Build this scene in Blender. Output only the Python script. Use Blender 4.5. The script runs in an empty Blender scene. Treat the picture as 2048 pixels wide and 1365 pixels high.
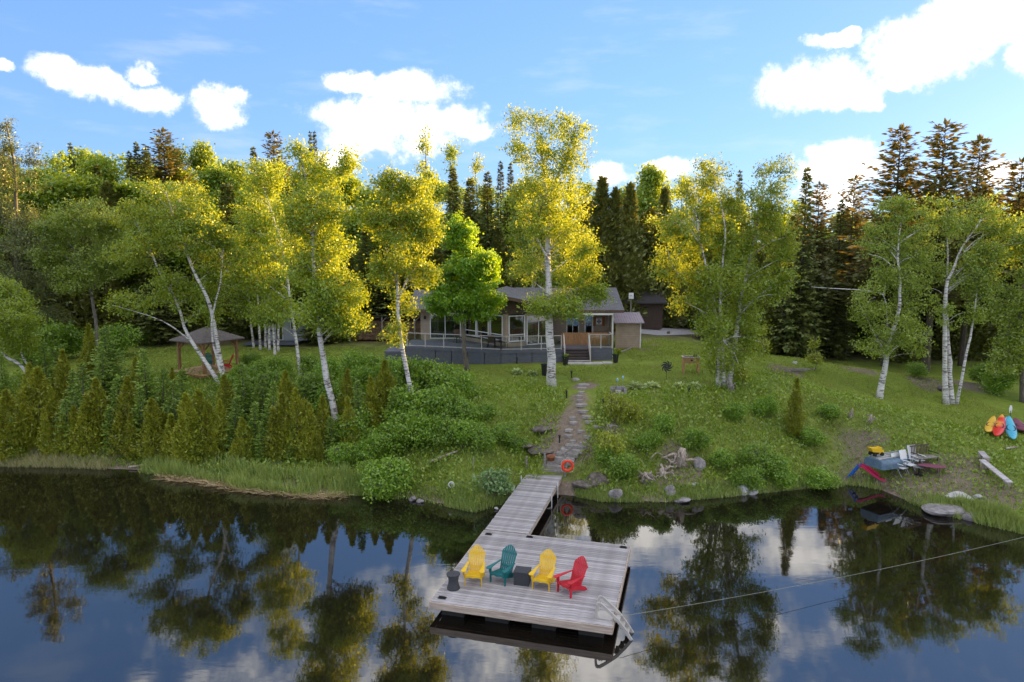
import bpy, math, random
import numpy as np
from mathutils import Vector, Matrix

# ---------------------------------------------------------------- camera, sky, sun, exposure
sc = bpy.context.scene
R = math.radians
CAM_H, PITCH, FPX = 11.5, R(7.6), 1365.0
cam_d = bpy.data.cameras.new('camera'); cam = bpy.data.objects.new('camera', cam_d)
sc.collection.objects.link(cam); sc.camera = cam
cam_d.sensor_width = 36.0; cam_d.lens = 24.0
cam_d.clip_start = 0.1; cam_d.clip_end = 12000
cam.location = (0, 0, CAM_H); cam.rotation_euler = (R(90) - PITCH, 0, 0)
SUN_AZ, SUN_EL = R(44), R(7.0)           # azimuth measured from +Y towards +X
SUN_STRENGTH, SKY_STRENGTH, EXPOSURE = 3.3, 0.15, 2.8
sc.view_settings.view_transform = 'Standard'; sc.view_settings.look = 'None'
sc.view_settings.gamma = 1.0; sc.view_settings.use_curve_mapping = False
sc.view_settings.exposure = EXPOSURE
sc.render.engine = 'CYCLES'
sc.cycles.max_bounces = 6; sc.cycles.transparent_max_bounces = 8
sc.cycles.diffuse_bounces = 3; sc.cycles.glossy_bounces = 3; sc.cycles.transmission_bounces = 4
sc.cycles.caustics_reflective = False; sc.cycles.caustics_refractive = False
sc.cycles.sample_clamp_indirect = 4.0
sc.cycles.use_denoising = True

sun_dir = Vector((math.sin(SUN_AZ) * math.cos(SUN_EL), math.cos(SUN_AZ) * math.cos(SUN_EL), math.sin(SUN_EL)))
sl = bpy.data.lights.new('sun', 'SUN'); sl.energy = SUN_STRENGTH; sl.angle = R(0.6); sl.color = (1.0, 0.68, 0.20)
so = bpy.data.objects.new('sun', sl); sc.collection.objects.link(so)
so.rotation_euler = (-sun_dir).to_track_quat('-Z', 'Y').to_euler(); so.location = (40, 40, 60)

CP, SP = math.cos(PITCH), math.sin(PITCH)
def ray(px, py):
    u = (px - 1024.0) / FPX; v = (682.5 - py) / FPX
    return np.array([u, CP + v * SP, v * CP - SP])
def at(px, py, Y):
    d = ray(px, py); t = Y / d[1]
    return np.array([d[0] * t, Y, CAM_H + d[2] * t])
def on_z(px, py, z):
    d = ray(px, py); t = (z - CAM_H) / d[2]
    return np.array([d[0] * t, d[1] * t, z])

# ---- node helper
class NT:
    def __init__(s, tree): s.t = tree; s.n = tree.nodes; s.l = tree.links
    def add(s, typ, **kw):
        nd = s.n.new(typ)
        for k, v in kw.items(): setattr(nd, k, v)
        return nd
    def set(s, sock, v):
        if isinstance(v, bpy.types.NodeSocket): s.l.new(v, sock)
        elif isinstance(v, bpy.types.Node): s.l.new(v.outputs[0], sock)
        else: sock.default_value = v
    def math(s, op, a, b=0.0, c=0.0, clamp=False):
        nd = s.add('ShaderNodeMath', operation=op, use_clamp=clamp)
        s.set(nd.inputs[0], a); s.set(nd.inputs[1], b); s.set(nd.inputs[2], c)
        return nd.outputs[0]
    def mix(s, fac, a, b, mode='MIX'):
        nd = s.add('ShaderNodeMix', data_type='RGBA', blend_type=mode)
        s.set(nd.inputs[0], fac); s.set(nd.inputs[6], a); s.set(nd.inputs[7], b)
        return nd.outputs[2]
    def noise(s, vec=None, scale=5.0, detail=3.0, rough=0.55, dist=0.0):
        nd = s.add('ShaderNodeTexNoise')
        if vec is not None: s.set(nd.inputs['Vector'], vec)
        nd.inputs['Scale'].default_value = scale; nd.inputs['Detail'].default_value = detail
        nd.inputs['Roughness'].default_value = rough; nd.inputs['Distortion'].default_value = dist
        return nd
    def ramp(s, fac, stops, interp='LINEAR'):
        nd = s.add('ShaderNodeValToRGB'); cr = nd.color_ramp; cr.interpolation = interp
        while len(cr.elements) > len(stops): cr.elements.remove(cr.elements[-1])
        while len(cr.elements) < len(stops): cr.elements.new(0.5)
        for e, (p, c) in zip(cr.elements, stops):
            e.position = p; e.color = c if len(c) == 4 else (*c, 1)
        s.set(nd.inputs[0], fac); return nd.outputs[0]
    def mapping(s, vec, scale=(1, 1, 1), rot=(0, 0, 0), loc=(0, 0, 0)):
        nd = s.add('ShaderNodeMapping'); s.set(nd.inputs[0], vec)
        nd.inputs['Scale'].default_value = scale; nd.inputs['Rotation'].default_value = rot; nd.inputs['Location'].default_value = loc
        return nd.outputs[0]
    def smooth(s, x, lo, hi):
        nd = s.add('ShaderNodeMapRange', interpolation_type='SMOOTHSTEP')
        s.set(nd.inputs[0], x); nd.inputs[1].default_value = lo; nd.inputs[2].default_value = hi
        return nd.outputs[0]

def build_world():
    w = bpy.data.worlds.new('World'); sc.world = w; w.use_nodes = True
    t = NT(w.node_tree); t.n.clear()
    sky = t.add('ShaderNodeTexSky', sky_type='NISHITA', sun_disc=False)
    sky.sun_elevation = SUN_EL; sky.sun_rotation = SUN_AZ
    sky.air_density = 1.0; sky.dust_density = 0.3; sky.ozone_density = 3.0; sky.altitude = 300
    co = t.add('ShaderNodeTexCoord').outputs['Generated']
    nz = t.noise(co, 9.0, 6.0, 0.6); nz2 = t.noise(co, 20.0, 8.0, 0.68)
    # domain-warped direction -> azimuth / elevation
    wv = t.add('ShaderNodeVectorMath', operation='SUBTRACT'); t.set(wv.inputs[0], nz.outputs['Color']); wv.inputs[1].default_value = (.5, .5, .5)
    wsx = t.add('ShaderNodeSeparateXYZ'); t.set(wsx.inputs[0], wv.outputs[0])
    sx = t.add('ShaderNodeSeparateXYZ'); t.set(sx.inputs[0], co)
    az = t.math('ARCTAN2', sx.outputs[0], sx.outputs[1]); el = t.math('ARCSINE', sx.outputs[2])
    azw = t.math('MULTIPLY_ADD', wsx.outputs[0], 0.10, az); elw = t.math('MULTIPLY_ADD', wsx.outputs[1], 0.06, el)
    blobs = [(110,140,52,30),(200,160,62,30),(305,190,56,26),(290,140,26,18),(445,215,60,33),(482,198,32,14),
        (688,166,58,22),(825,182,88,27),(800,250,150,48),(735,285,85,32),(900,238,66,30),(965,266,46,18),
        (1230,345,42,25),(1640,168,108,46),(1715,195,36,22),(1655,82,46,13),(1685,68,24,10),(1790,160,28,12),(1850,95,120,58),(1960,35,120,55),
        (2060,80,50,52),(1690,332,78,38),(1660,392,60,22),(2030,330,46,28),(-8,130,28,12),(670,322,50,22),(1340,335,40,18),
        (-260,180,120,40),(2300,160,150,50),(2480,60,130,40),(-480,70,110,40),(1430,-150,230,70),(1180,-120,150,50),(1680,-170,160,60)]
    acc = None
    for cx, cy, rx, ry in blobs:
        d = ray(cx, cy); a = math.atan2(d[0], d[1]); n = np.linalg.norm(d); e = math.asin(d[2] / n)
        d2 = ray(cx + rx, cy); ra = abs(math.atan2(d2[0], d2[1]) - a) * 1.18; d3 = ray(cx, cy - ry); re = abs(math.asin(d3[2] / np.linalg.norm(d3)) - e) * 1.22
        p = t.math('POWER', t.math('MULTIPLY', t.math('SUBTRACT', azw, a), 1 / ra), 2.0)
        q = t.math('POWER', t.math('MULTIPLY', t.math('SUBTRACT', elw, e), 1 / re), 2.0)
        s_ = t.math('SUBTRACT', 1.0, t.math('ADD', p, q))
        acc = s_ if acc is None else t.math('SMOOTH_MAX', acc, s_, 0.25)
    # sky outside the view: thicker cumulus, added so its white light lifts the shade
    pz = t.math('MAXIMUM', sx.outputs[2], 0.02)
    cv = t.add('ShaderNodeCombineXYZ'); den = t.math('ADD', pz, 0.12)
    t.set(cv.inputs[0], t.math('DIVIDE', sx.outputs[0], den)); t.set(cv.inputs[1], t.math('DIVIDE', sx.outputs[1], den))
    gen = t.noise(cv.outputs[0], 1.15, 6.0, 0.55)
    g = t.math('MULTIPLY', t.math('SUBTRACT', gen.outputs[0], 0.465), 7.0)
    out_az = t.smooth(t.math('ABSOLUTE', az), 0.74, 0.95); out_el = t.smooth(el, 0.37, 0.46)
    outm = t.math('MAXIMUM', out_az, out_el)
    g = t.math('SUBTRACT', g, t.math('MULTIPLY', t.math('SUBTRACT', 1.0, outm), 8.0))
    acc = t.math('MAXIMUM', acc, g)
    dens = t.math('ADD', acc, t.math('MULTIPLY', t.math('SUBTRACT', nz2.outputs[0], 0.5), 3.4))
    fac = t.smooth(dens, -0.45, 0.95)
    up = t.smooth(el, -0.02, 0.03); fac = t.math('MULTIPLY', fac, up)
    wisp = t.noise(t.mapping(co, (3, 3, 14)), 2.2, 5.0, 0.6)
    wf = t.math('MULTIPLY', t.smooth(wisp.outputs[0], 0.50, 0.80), 0.22)
    skyc = t.add('ShaderNodeVectorMath', operation='SCALE'); t.set(skyc.inputs[0], sky.outputs[0]); skyc.inputs[3].default_value = SKY_STRENGTH
    gm = t.add('ShaderNodeGamma'); t.set(gm.inputs[0], skyc.outputs[0]); gm.inputs[1].default_value = SKY_GAMMA
    base = t.mix(1.0, gm.outputs[0], (*SKY_TINT, 1), 'MULTIPLY')
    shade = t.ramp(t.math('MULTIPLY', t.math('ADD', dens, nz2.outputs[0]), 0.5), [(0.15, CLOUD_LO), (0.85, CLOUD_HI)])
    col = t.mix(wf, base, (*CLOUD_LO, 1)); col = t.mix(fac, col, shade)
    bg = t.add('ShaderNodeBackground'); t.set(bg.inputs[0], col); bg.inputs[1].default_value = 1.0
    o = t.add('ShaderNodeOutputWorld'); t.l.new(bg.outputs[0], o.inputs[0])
    w.cycles.sampling_method = 'MANUAL'; w.cycles.sample_map_resolution = 512
SKY_TINT = (0.098, 0.142, 0.226); SKY_GAMMA = 0.42
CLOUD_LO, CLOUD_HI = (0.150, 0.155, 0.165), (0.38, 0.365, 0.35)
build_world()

# ---------------------------------------------------------------- helpers
COL = sc.collection
class MB:
    def __init__(s): s.v = []; s.f = []
    def add(s, vs, fs):
        o = len(s.v); s.v += [tuple(float(c) for c in q) for q in vs]; s.f += [tuple(i + o for i in f) for f in fs]; return s
    def box(s, c, sz, M=None):
        hx, hy, hz = sz[0] / 2, sz[1] / 2, sz[2] / 2
        vs = [Vector((x, y, z)) for z in (-hz, hz) for y in (-hy, hy) for x in (-hx, hx)]
        if M is not None: vs = [M @ q for q in vs]
        c = Vector(c); vs = [q + c for q in vs]
        return s.add(vs, [(0, 2, 3, 1), (4, 5, 7, 6), (0, 1, 5, 4), (2, 6, 7, 3), (0, 4, 6, 2), (1, 3, 7, 5)])
    def bar(s, a, b, w, h, up=(0, 0, 1)):
        a = Vector(a); b = Vector(b); d = (b - a); L = d.length; d.normalize()
        up = Vector(up)
        if abs(d.dot(up)) > 0.97: up = Vector((0, 1, 0))
        sd = d.cross(up).normalized(); u2 = sd.cross(d)
        M = Matrix((d, sd, u2)).transposed()
        return s.box((a + b) / 2, (L, w, h), M)
    def extrude(s, poly, vec):
        n = len(poly); vec = Vector(vec); P = [Vector(p) for p in poly]
        return s.add(P + [p + vec for p in P], [tuple(range(n))[::-1], tuple(range(n, 2 * n))] + [(i, (i + 1) % n, n + (i + 1) % n, n + i) for i in range(n)])
    def tube(s, pts, rad, n=6, cap=True):
        pts = [Vector(p) for p in pts]; m = len(pts)
        if not hasattr(rad, '__len__'): rad = [rad] * m
        vs = []; fs = []
        for i, p in enumerate(pts):
            d = (pts[min(i + 1, m - 1)] - pts[max(i - 1, 0)])
            if d.length < 1e-9: d = Vector((0, 0, 1))
            d.normalize(); ref = Vector((0, 1, 0)) if abs(d.z) > 0.7 else Vector((0, 0, 1))
            x = d.cross(ref).normalized(); y = d.cross(x)
            for k in range(n):
                a = 2 * math.pi * k / n; vs.append(p + (x * math.cos(a) + y * math.sin(a)) * rad[i])
        for i in range(m - 1):
            for k in range(n):
                a = i * n + k; b = i * n + (k + 1) % n; fs.append((a, b, b + n, a + n))
        if cap: fs.append(tuple(range(n))[::-1]); fs.append(tuple((m - 1) * n + k for k in range(n)))
        return s.add(vs, fs)
    def lathe(s, prof, n=12, c=(0, 0, 0)):
        vs = []; fs = []; m = len(prof)
        for r, z in prof:
            for k in range(n):
                a = 2 * math.pi * k / n; vs.append((c[0] + r * math.cos(a), c[1] + r * math.sin(a), c[2] + z))
        for i in range(m - 1):
            for k in range(n):
                a = i * n + k; b = i * n + (k + 1) % n; fs.append((a, b, b + n, a + n))
        fs.append(tuple(range(n))[::-1]); fs.append(tuple((m - 1) * n + k for k in range(n)))
        return s.add(vs, fs)
    def rock(s, c, r, rng, nu=12, nv=8, amp=0.25, flat=0.0):
        ph = [(rng.uniform(-3, 3), rng.uniform(-3, 3), rng.uniform(-3, 3), rng.uniform(0, 6.3)) for _ in range(6)]
        vs = []; fs = []
        for i in range(nv + 1):
            th = math.pi * i / nv
            for k in range(nu):
                a = 2 * math.pi * k / nu
                d = Vector((math.sin(th) * math.cos(a), math.sin(th) * math.sin(a), math.cos(th)))
                q = 1 + amp * sum(math.sin(p[0] * d.x + p[1] * d.y + p[2] * d.z + p[3]) for p in ph) / 2.4
                z = d.z * r[2] * q
                if flat and z > flat * r[2]: z = flat * r[2] + (z - flat * r[2]) * 0.15
                vs.append((c[0] + d.x * r[0] * q, c[1] + d.y * r[1] * q, c[2] + z))
        for i in range(nv):
            for k in range(nu):
                a = i * nu + k; b = i * nu + (k + 1) % nu; fs.append((a, a + nu, b + nu, b))
        return s.add(vs, fs)
    def mesh(s, name):
        me = bpy.data.meshes.new(name); me.from_pydata(s.v, [], s.f); me.update(); return me
    def build(s, name, mat, parent=None, smooth=False, world=False):
        if world and parent is not None:
            l = parent.location; s.v = [(x - l.x, y - l.y, z - l.z) for x, y, z in s.v]
        me = s.mesh(name)
        if smooth: me.polygons.foreach_set('use_smooth', [True] * len(me.polygons))
        return obj(name, me, mat, parent)
def obj(name, me, mat, parent=None):
    if mat is not None and not me.materials: me.materials.append(mat)
    o = bpy.data.objects.new(name, me); COL.objects.link(o)
    if parent is not None: o.parent = parent
    return o
def tag(o, label=None, cat=None, group=None, kind=None):
    if label: o['label'] = label
    if cat: o['category'] = cat
    if group: o['group'] = group
    if kind: o['kind'] = kind
    return o
def thing(name, label, cat, loc=(0, 0, 0), rz=0.0, group=None):
    o = bpy.data.objects.new(name, None); COL.objects.link(o); o.empty_display_size = 0.2
    o.location = loc; o.rotation_euler = (0, 0, rz); return tag(o, label, cat, group)
def struct(name, parent=None): return None
def solo(name, mb, mat, label, cat, loc, group=None, smooth=False):
    """a thing that is one mesh; mb is in world space, its origin moves to loc"""
    l = loc; mb.v = [(x - l[0], y - l[1], z - l[2]) for x, y, z in mb.v]
    o = mb.build(name, mat, None, smooth); o.location = loc
    return tag(o, label, cat, group)

# ---------------------------------------------------------------- materials
MATS = {}
def principled(name):
    m = bpy.data.materials.new(name); m.use_nodes = True; t = NT(m.node_tree)
    b = t.n['Principled BSDF']; MATS[name] = m
    return m, t, b
def mat(name, col, rough=0.7, col2=None, scale=8.0, stretch=(1, 1, 1), bump=0.0, bscale=None, metal=0.0, vary=0.0, spec=0.4, contrast=(0.35, 0.65)):
    m, t, b = principled(name)
    tc = t.add('ShaderNodeTexCoord').outputs['Object']; mp = t.mapping(tc, stretch)
    col2 = col2 or tuple(c * 0.72 for c in col)
    nz = t.noise(mp, scale, 5.0, 0.6)
    c = t.ramp(nz.outputs[0], [(contrast[0], col2), (contrast[1], col)])
    if vary:
        oi = t.add('ShaderNodeObjectInfo'); f = t.math('MULTIPLY_ADD', oi.outputs['Random'], 2 * vary, 1 - vary)
        vm = t.add('ShaderNodeVectorMath', operation='SCALE'); t.set(vm.inputs[0], c); t.set(vm.inputs[3], f); c = vm.outputs[0]
    t.set(b.inputs['Base Color'], c); b.inputs['Roughness'].default_value = rough; b.inputs['Metallic'].default_value = metal
    b.inputs['Specular IOR Level'].default_value = spec
    if bump:
        n2 = t.noise(mp, bscale or scale * 3, 4.0, 0.6); bp = t.add('ShaderNodeBump'); bp.inputs['Strength'].default_value = bump; bp.inputs['Distance'].default_value = 0.02
        t.set(bp.inputs['Height'], n2.outputs[0]); t.set(b.inputs['Normal'], bp)
    return m
def leaf_mat(name, c1, c2, tr, tmix=0.45, gloss=0.06, tscale=0.22):
    """leaf: diffuse + light passing through; each leaf and each clump a little different"""
    m = bpy.data.materials.new(name); m.use_nodes = True; t = NT(m.node_tree); t.n.clear(); MATS[name] = m
    ge = t.add('ShaderNodeNewGeometry'); oi = t.add('ShaderNodeObjectInfo'); tc = t.add('ShaderNodeTexCoord')
    nz = t.noise(tc.outputs['Object'], tscale * 5, 2.0, 0.5)
    f = t.math('ADD', t.math('MULTIPLY', ge.outputs['Random Per Island'], 0.55), t.math('MULTIPLY', nz.outputs[0], 0.75))
    f = t.math('SUBTRACT', f, 0.15, clamp=True)
    c = t.mix(f, (*c1, 1), (*c2, 1))
    val = t.math('MULTIPLY_ADD', oi.outputs['Random'], 0.36, 0.82)
    vm = t.add('ShaderNodeVectorMath', operation='SCALE'); t.set(vm.inputs[0], c); t.set(vm.inputs[3], val); c = vm.outputs[0]
    ct = t.mix(f, (*[x * 0.8 for x in tr], 1), (*tr, 1))
    d = t.add('ShaderNodeBsdfDiffuse'); t.set(d.inputs[0], c)
    tl = t.add('ShaderNodeBsdfTranslucent'); t.set(tl.inputs[0], ct)
    mx = t.add('ShaderNodeMixShader'); mx.inputs[0].default_value = tmix; t.l.new(d.outputs[0], mx.inputs[1]); t.l.new(tl.outputs[0], mx.inputs[2])
    gl = t.add('ShaderNodeBsdfGlossy'); gl.inputs['Roughness'].default_value = 0.45
    m2 = t.add('ShaderNodeMixShader'); m2.inputs[0].default_value = gloss; t.l.new(mx.outputs[0], m2.inputs[1]); t.l.new(gl.outputs[0], m2.inputs[2])
    o = t.add('ShaderNodeOutputMaterial'); t.l.new(m2.outputs[0], o.inputs[0])
    return m
def birch_bark():
    m, t, b = principled('birch_bark')
    ob = t.add('ShaderNodeTexCoord').outputs['Object']
    n1 = t.noise(t.mapping(ob, (1.6, 1.6, 9.0)), 1.6, 4.0, 0.7); n2 = t.noise(ob, 1.3, 4.0, 0.6); n3 = t.noise(t.mapping(ob, (1, 1, 3)), 22.0, 2.0, 0.5)
    k = t.math('ADD', n1.outputs[0], t.math('MULTIPLY', n2.outputs[0], 0.45))
    c = t.ramp(k, [(0.57, (0.03, 0.026, 0.024)), (0.645, (0.18, 0.16, 0.14)), (0.70, (0.66, 0.63, 0.60)), (0.9, (0.80, 0.77, 0.74))])
    c = t.mix(t.math('MULTIPLY', n3.outputs[0], 0.35), c, (0.35, 0.31, 0.28, 1))
    t.set(b.inputs['Base Color'], c); b.inputs['Roughness'].default_value = 0.75
    bp = t.add('ShaderNodeBump'); bp.inputs['Strength'].default_value = 0.4; bp.inputs['Distance'].default_value = 0.02
    t.set(bp.inputs['Height'], n1.outputs[0]); t.set(b.inputs['Normal'], bp)
    return m
def glass_mat(name, tint, refl=0.1, rough=0.02):
    m = bpy.data.materials.new(name); m.use_nodes = True; t = NT(m.node_tree); t.n.clear(); MATS[name] = m
    tr = t.add('ShaderNodeBsdfTransparent'); tr.inputs[0].default_value = (*tint, 1)
    gl = t.add('ShaderNodeBsdfGlossy'); gl.inputs['Roughness'].default_value = rough
    fr = t.add('ShaderNodeFresnel'); fr.inputs[0].default_value = 1.5
    f = t.math('ADD', fr.outputs[0], refl, clamp=True)
    mx = t.add('ShaderNodeMixShader'); t.set(mx.inputs[0], f); t.l.new(tr.outputs[0], mx.inputs[1]); t.l.new(gl.outputs[0], mx.inputs[2])
    o = t.add('ShaderNodeOutputMaterial'); t.l.new(mx.outputs[0], o.inputs[0]); return m

M_birch = birch_bark()
M_bark = mat('grey_bark', (0.20, 0.17, 0.14), 0.9, (0.09, 0.075, 0.06), 3.0, (3, 3, 0.7), 0.8, 6)
M_darkbark = mat('dark_bark', (0.11, 0.085, 0.065), 0.9, (0.05, 0.04, 0.032), 3.0, (3, 3, 0.7), 0.8, 6)
L_birch = leaf_mat('birch_leaf', (0.144, 0.282, 0.019), (0.330, 0.450, 0.031), (0.530, 0.530, 0.017), 0.45)
L_aspen = leaf_mat('aspen_leaf', (0.181, 0.272, 0.031), (0.338, 0.433, 0.053), (0.425, 0.491, 0.033), 0.42)
L_maple = leaf_mat('maple_leaf', (0.104, 0.260, 0.012), (0.229, 0.437, 0.020), (0.413, 0.557, 0.011), 0.48)
L_wood = leaf_mat('woodland_leaf', (0.108, 0.216, 0.014), (0.276, 0.396, 0.026), (0.445, 0.498, 0.015), 0.44)
L_spruce = leaf_mat('spruce_needle', (0.094, 0.138, 0.032), (0.239, 0.268, 0.065), (0.227, 0.193, 0.034), 0.18)
L_open = leaf_mat('sunlit_conifer_needle', (0.090, 0.114, 0.026), (0.204, 0.216, 0.054), (0.318, 0.201, 0.048), 0.26)
L_fir = leaf_mat('young_fir_needle', (0.112, 0.219, 0.027), (0.338, 0.450, 0.062), (0.236, 0.322, 0.032), 0.22)
L_cedar = leaf_mat('cedar_spray', (0.132, 0.186, 0.014), (0.480, 0.480, 0.038), (0.339, 0.318, 0.013), 0.27)
L_darkcedar = leaf_mat('dark_cedar_spray', (0.087, 0.123, 0.026), (0.246, 0.254, 0.051), (0.250, 0.204, 0.023), 0.2)
L_shrub = leaf_mat('shrub_leaf', (0.106, 0.237, 0.018), (0.338, 0.500, 0.037), (0.322, 0.473, 0.021), 0.38)
L_weed = leaf_mat('weed_leaf', (0.117, 0.227, 0.018), (0.429, 0.546, 0.046), (0.327, 0.436, 0.022), 0.35, tscale=0.10)
L_fern = leaf_mat('fern_leaf', (0.130, 0.232, 0.073), (0.260, 0.388, 0.134), (0.234, 0.350, 0.073), 0.35)
L_lime = leaf_mat('lime_leaf', (0.267, 0.325, 0.019), (0.477, 0.512, 0.037), (0.375, 0.412, 0.021), 0.35)
L_grass = leaf_mat('lawn_blade', (0.107, 0.185, 0.013), (0.383, 0.427, 0.045), (0.322, 0.387, 0.021), 0.35, tscale=0.09)
L_reed = leaf_mat('reed_blade', (0.149, 0.253, 0.040), (0.483, 0.529, 0.149), (0.313, 0.397, 0.052), 0.35, tscale=0.16)
L_pale = leaf_mat('pale_grass_blade', (0.347, 0.341, 0.134), (0.556, 0.496, 0.223), (0.364, 0.375, 0.113), 0.3)
L_dry = leaf_mat('dry_stalk', (0.382, 0.264, 0.122), (0.694, 0.512, 0.268), (0.260, 0.200, 0.081), 0.15)
L_hosta = leaf_mat('hosta_leaf', (0.278, 0.403, 0.101), (0.720, 0.760, 0.378), (0.520, 0.562, 0.162), 0.3)
M_dockwood = mat('weathered_dock_wood', (0.50, 0.465, 0.46), 0.85, (0.22, 0.195, 0.19), 3.0, (0.7, 9, 9), 0.5, 8, vary=0.26)
M_edgewood = mat('bleached_edge_wood', (0.62, 0.50, 0.40), 0.85, (0.38, 0.29, 0.23), 3.0, (0.6, 8, 8), 0.4, 8)
M_greywood = mat('old_grey_wood', (0.34, 0.31, 0.28), 0.9, (0.16, 0.14, 0.12), 4.0, (2, 2, 6), 0.5, 10)
M_under = mat('dark_float', (0.03, 0.028, 0.026), 0.8)
M_yellow = mat('yellow_paint', (0.82, 0.52, 0.02), 0.45, (0.72, 0.43, 0.015), 3.0)
M_teal = mat('teal_paint', (0.012, 0.16, 0.16), 0.45, (0.01, 0.12, 0.125), 3.0)
M_red = mat('red_paint', (0.58, 0.018, 0.035), 0.45, (0.46, 0.012, 0.025), 3.0)
M_white = mat('white_paint', (0.80, 0.80, 0.80), 0.5, (0.70, 0.70, 0.70), 2.0)
M_wicker = mat('charcoal_wicker', (0.075, 0.075, 0.085), 0.7, (0.03, 0.03, 0.035), 40.0, (1, 1, 2), 0.8, 60)
M_orange = mat('orange_buoy', (0.85, 0.06, 0.015), 0.45, (0.75, 0.05, 0.012), 3.0)
M_rope = mat('rope', (0.62, 0.60, 0.50), 0.9)
M_line = mat('wet_line', (0.30, 0.30, 0.24), 0.8)
M_ladder = mat('grey_plastic', (0.52, 0.48, 0.43), 0.5, (0.44, 0.40, 0.36), 4.0)
M_metal = mat('galvanised_pole', (0.42, 0.42, 0.43), 0.4, (0.32, 0.32, 0.33), 4.0, metal=0.6)
M_black = mat('black_metal', (0.018, 0.018, 0.02), 0.5)
M_terra = mat('terracotta', (0.42, 0.15, 0.06), 0.8)
M_rock = mat('grey_rock', (0.34, 0.31, 0.30), 0.9, (0.15, 0.135, 0.13), 3.0, (1, 1, 1), 0.9, 12)
M_darkrock = mat('dark_rock', (0.20, 0.165, 0.14), 0.9, (0.07, 0.056, 0.045), 3.0, (1, 1, 1), 0.9, 12)
M_palerock = mat('pale_rock', (0.60, 0.57, 0.56), 0.85, (0.36, 0.34, 0.33), 4.0, (1, 1, 1), 0.7, 12)
M_slab = mat('flagstone', (0.40, 0.36, 0.33), 0.9, (0.25, 0.22, 0.20), 5.0, (1, 1, 1), 0.5, 20, vary=0.12)
M_drift = mat('driftwood', (0.48, 0.40, 0.33), 0.9, (0.22, 0.17, 0.13), 4.0, (3, 3, 1), 0.7, 9)
M_siding = mat('tan_siding', (0.46, 0.36, 0.28), 0.7, (0.39, 0.30, 0.235), 2.0)
M_brown = mat('brown_trim', (0.13, 0.085, 0.06), 0.7, (0.09, 0.06, 0.045), 3.0)
M_deckblue = mat('slate_deck_paint', (0.125, 0.13, 0.165), 0.6, (0.09, 0.096, 0.125), 2.0, (1, 6, 6), 0.2, 10)
M_rail = mat('taupe_rail', (0.50, 0.47, 0.45), 0.5, (0.44, 0.41, 0.39), 3.0)
M_cedar = mat('cedar_board', (0.40, 0.22, 0.105), 0.75, (0.26, 0.13, 0.06), 3.0, (6, 6, 0.8), 0.3, 10, vary=0.15)
M_gazebo = mat('stained_timber', (0.34, 0.18, 0.085), 0.75, (0.22, 0.11, 0.05), 3.0, (5, 5, 1), 0.3, 10, vary=0.1)
M_gazdeck = mat('fresh_deck_board', (0.55, 0.33, 0.17), 0.75, (0.42, 0.24, 0.12), 3.0, (1, 6, 6), 0.3, 10, vary=0.12)
M_planter = mat('pine_planter', (0.50, 0.30, 0.14), 0.75, (0.36, 0.20, 0.09), 3.0, (5, 5, 1), 0.3, 10)
M_soil = mat('soil', (0.10, 0.07, 0.05), 0.95, (0.05, 0.036, 0.026), 14.0, (1, 1, 1), 0.8, 30)
M_interior = mat('room_interior', (0.34, 0.29, 0.25), 0.9)
M_curtain = mat('curtain', (0.45, 0.42, 0.36), 0.9, (0.30, 0.28, 0.24), 3.0, (14, 14, 0.3))
M_metalroof = mat('ribbed_roof_metal', (0.34, 0.28, 0.31), 0.45, (0.28, 0.23, 0.26), 2.0, metal=0.3)
M_drystone = mat('paver', (0.50, 0.47, 0.44), 0.9, (0.40, 0.37, 0.34), 6.0, (1, 1, 1), 0.3, 20, vary=0.08)
M_blueboat = mat('faded_blue_hull', (0.13, 0.20, 0.27), 0.5, (0.08, 0.13, 0.18), 4.0)
M_alu = mat('dull_aluminium', (0.55, 0.54, 0.52), 0.55, (0.40, 0.385, 0.37), 6.0, metal=0.25)
M_pink = mat('pink_plastic', (0.72, 0.03, 0.13), 0.4, (0.62, 0.025, 0.11), 3.0)
M_blueplastic = mat('blue_plastic', (0.02, 0.13, 0.50), 0.4, (0.015, 0.10, 0.42), 3.0)
M_tyre = mat('tyre', (0.015, 0.015, 0.015), 0.8)
M_sky = mat('pale_blue_hull', (0.34, 0.56, 0.74), 0.4, (0.28, 0.48, 0.66), 2.0)
M_turq = mat('turquoise_hull', (0.06, 0.36, 0.50), 0.4, (0.10, 0.46, 0.58), 1.2)
M_sunset = mat('red_yellow_hull', (0.80, 0.42, 0.06), 0.4, (0.66, 0.03, 0.02), 0.55, (0.4, 0.4, 1.6), contrast=(0.48, 0.56))
M_kyellow = mat('yellow_hull', (0.80, 0.50, 0.06), 0.4, (0.72, 0.42, 0.05), 2.0)
M_plum = mat('plum_hull', (0.24, 0.07, 0.11), 0.45, (0.18, 0.05, 0.085), 2.0)
M_cream = mat('cream_metal', (0.74, 0.74, 0.72), 0.5, (0.66, 0.66, 0.64), 2.0)
M_log = mat('cut_log_end', (0.34, 0.22, 0.13), 0.9, (0.16, 0.10, 0.06), 1.7, (9, 9, 9))
M_darkroof = mat('dark_metal_roof', (0.05, 0.045, 0.045), 0.6)
M_darkwall = mat('dark_stained_board', (0.085, 0.055, 0.042), 0.8, (0.055, 0.036, 0.028), 3.0, (5, 5, 1))
M_cabin = mat('grey_white_cabin', (0.50, 0.52, 0.56), 0.7, (0.42, 0.44, 0.48), 2.0)
G_window = glass_mat('window_glass', (0.72, 0.73, 0.72), 0.14)
G_rail = glass_mat('railing_glass', (0.90, 0.93, 0.93), 0.02)
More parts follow.
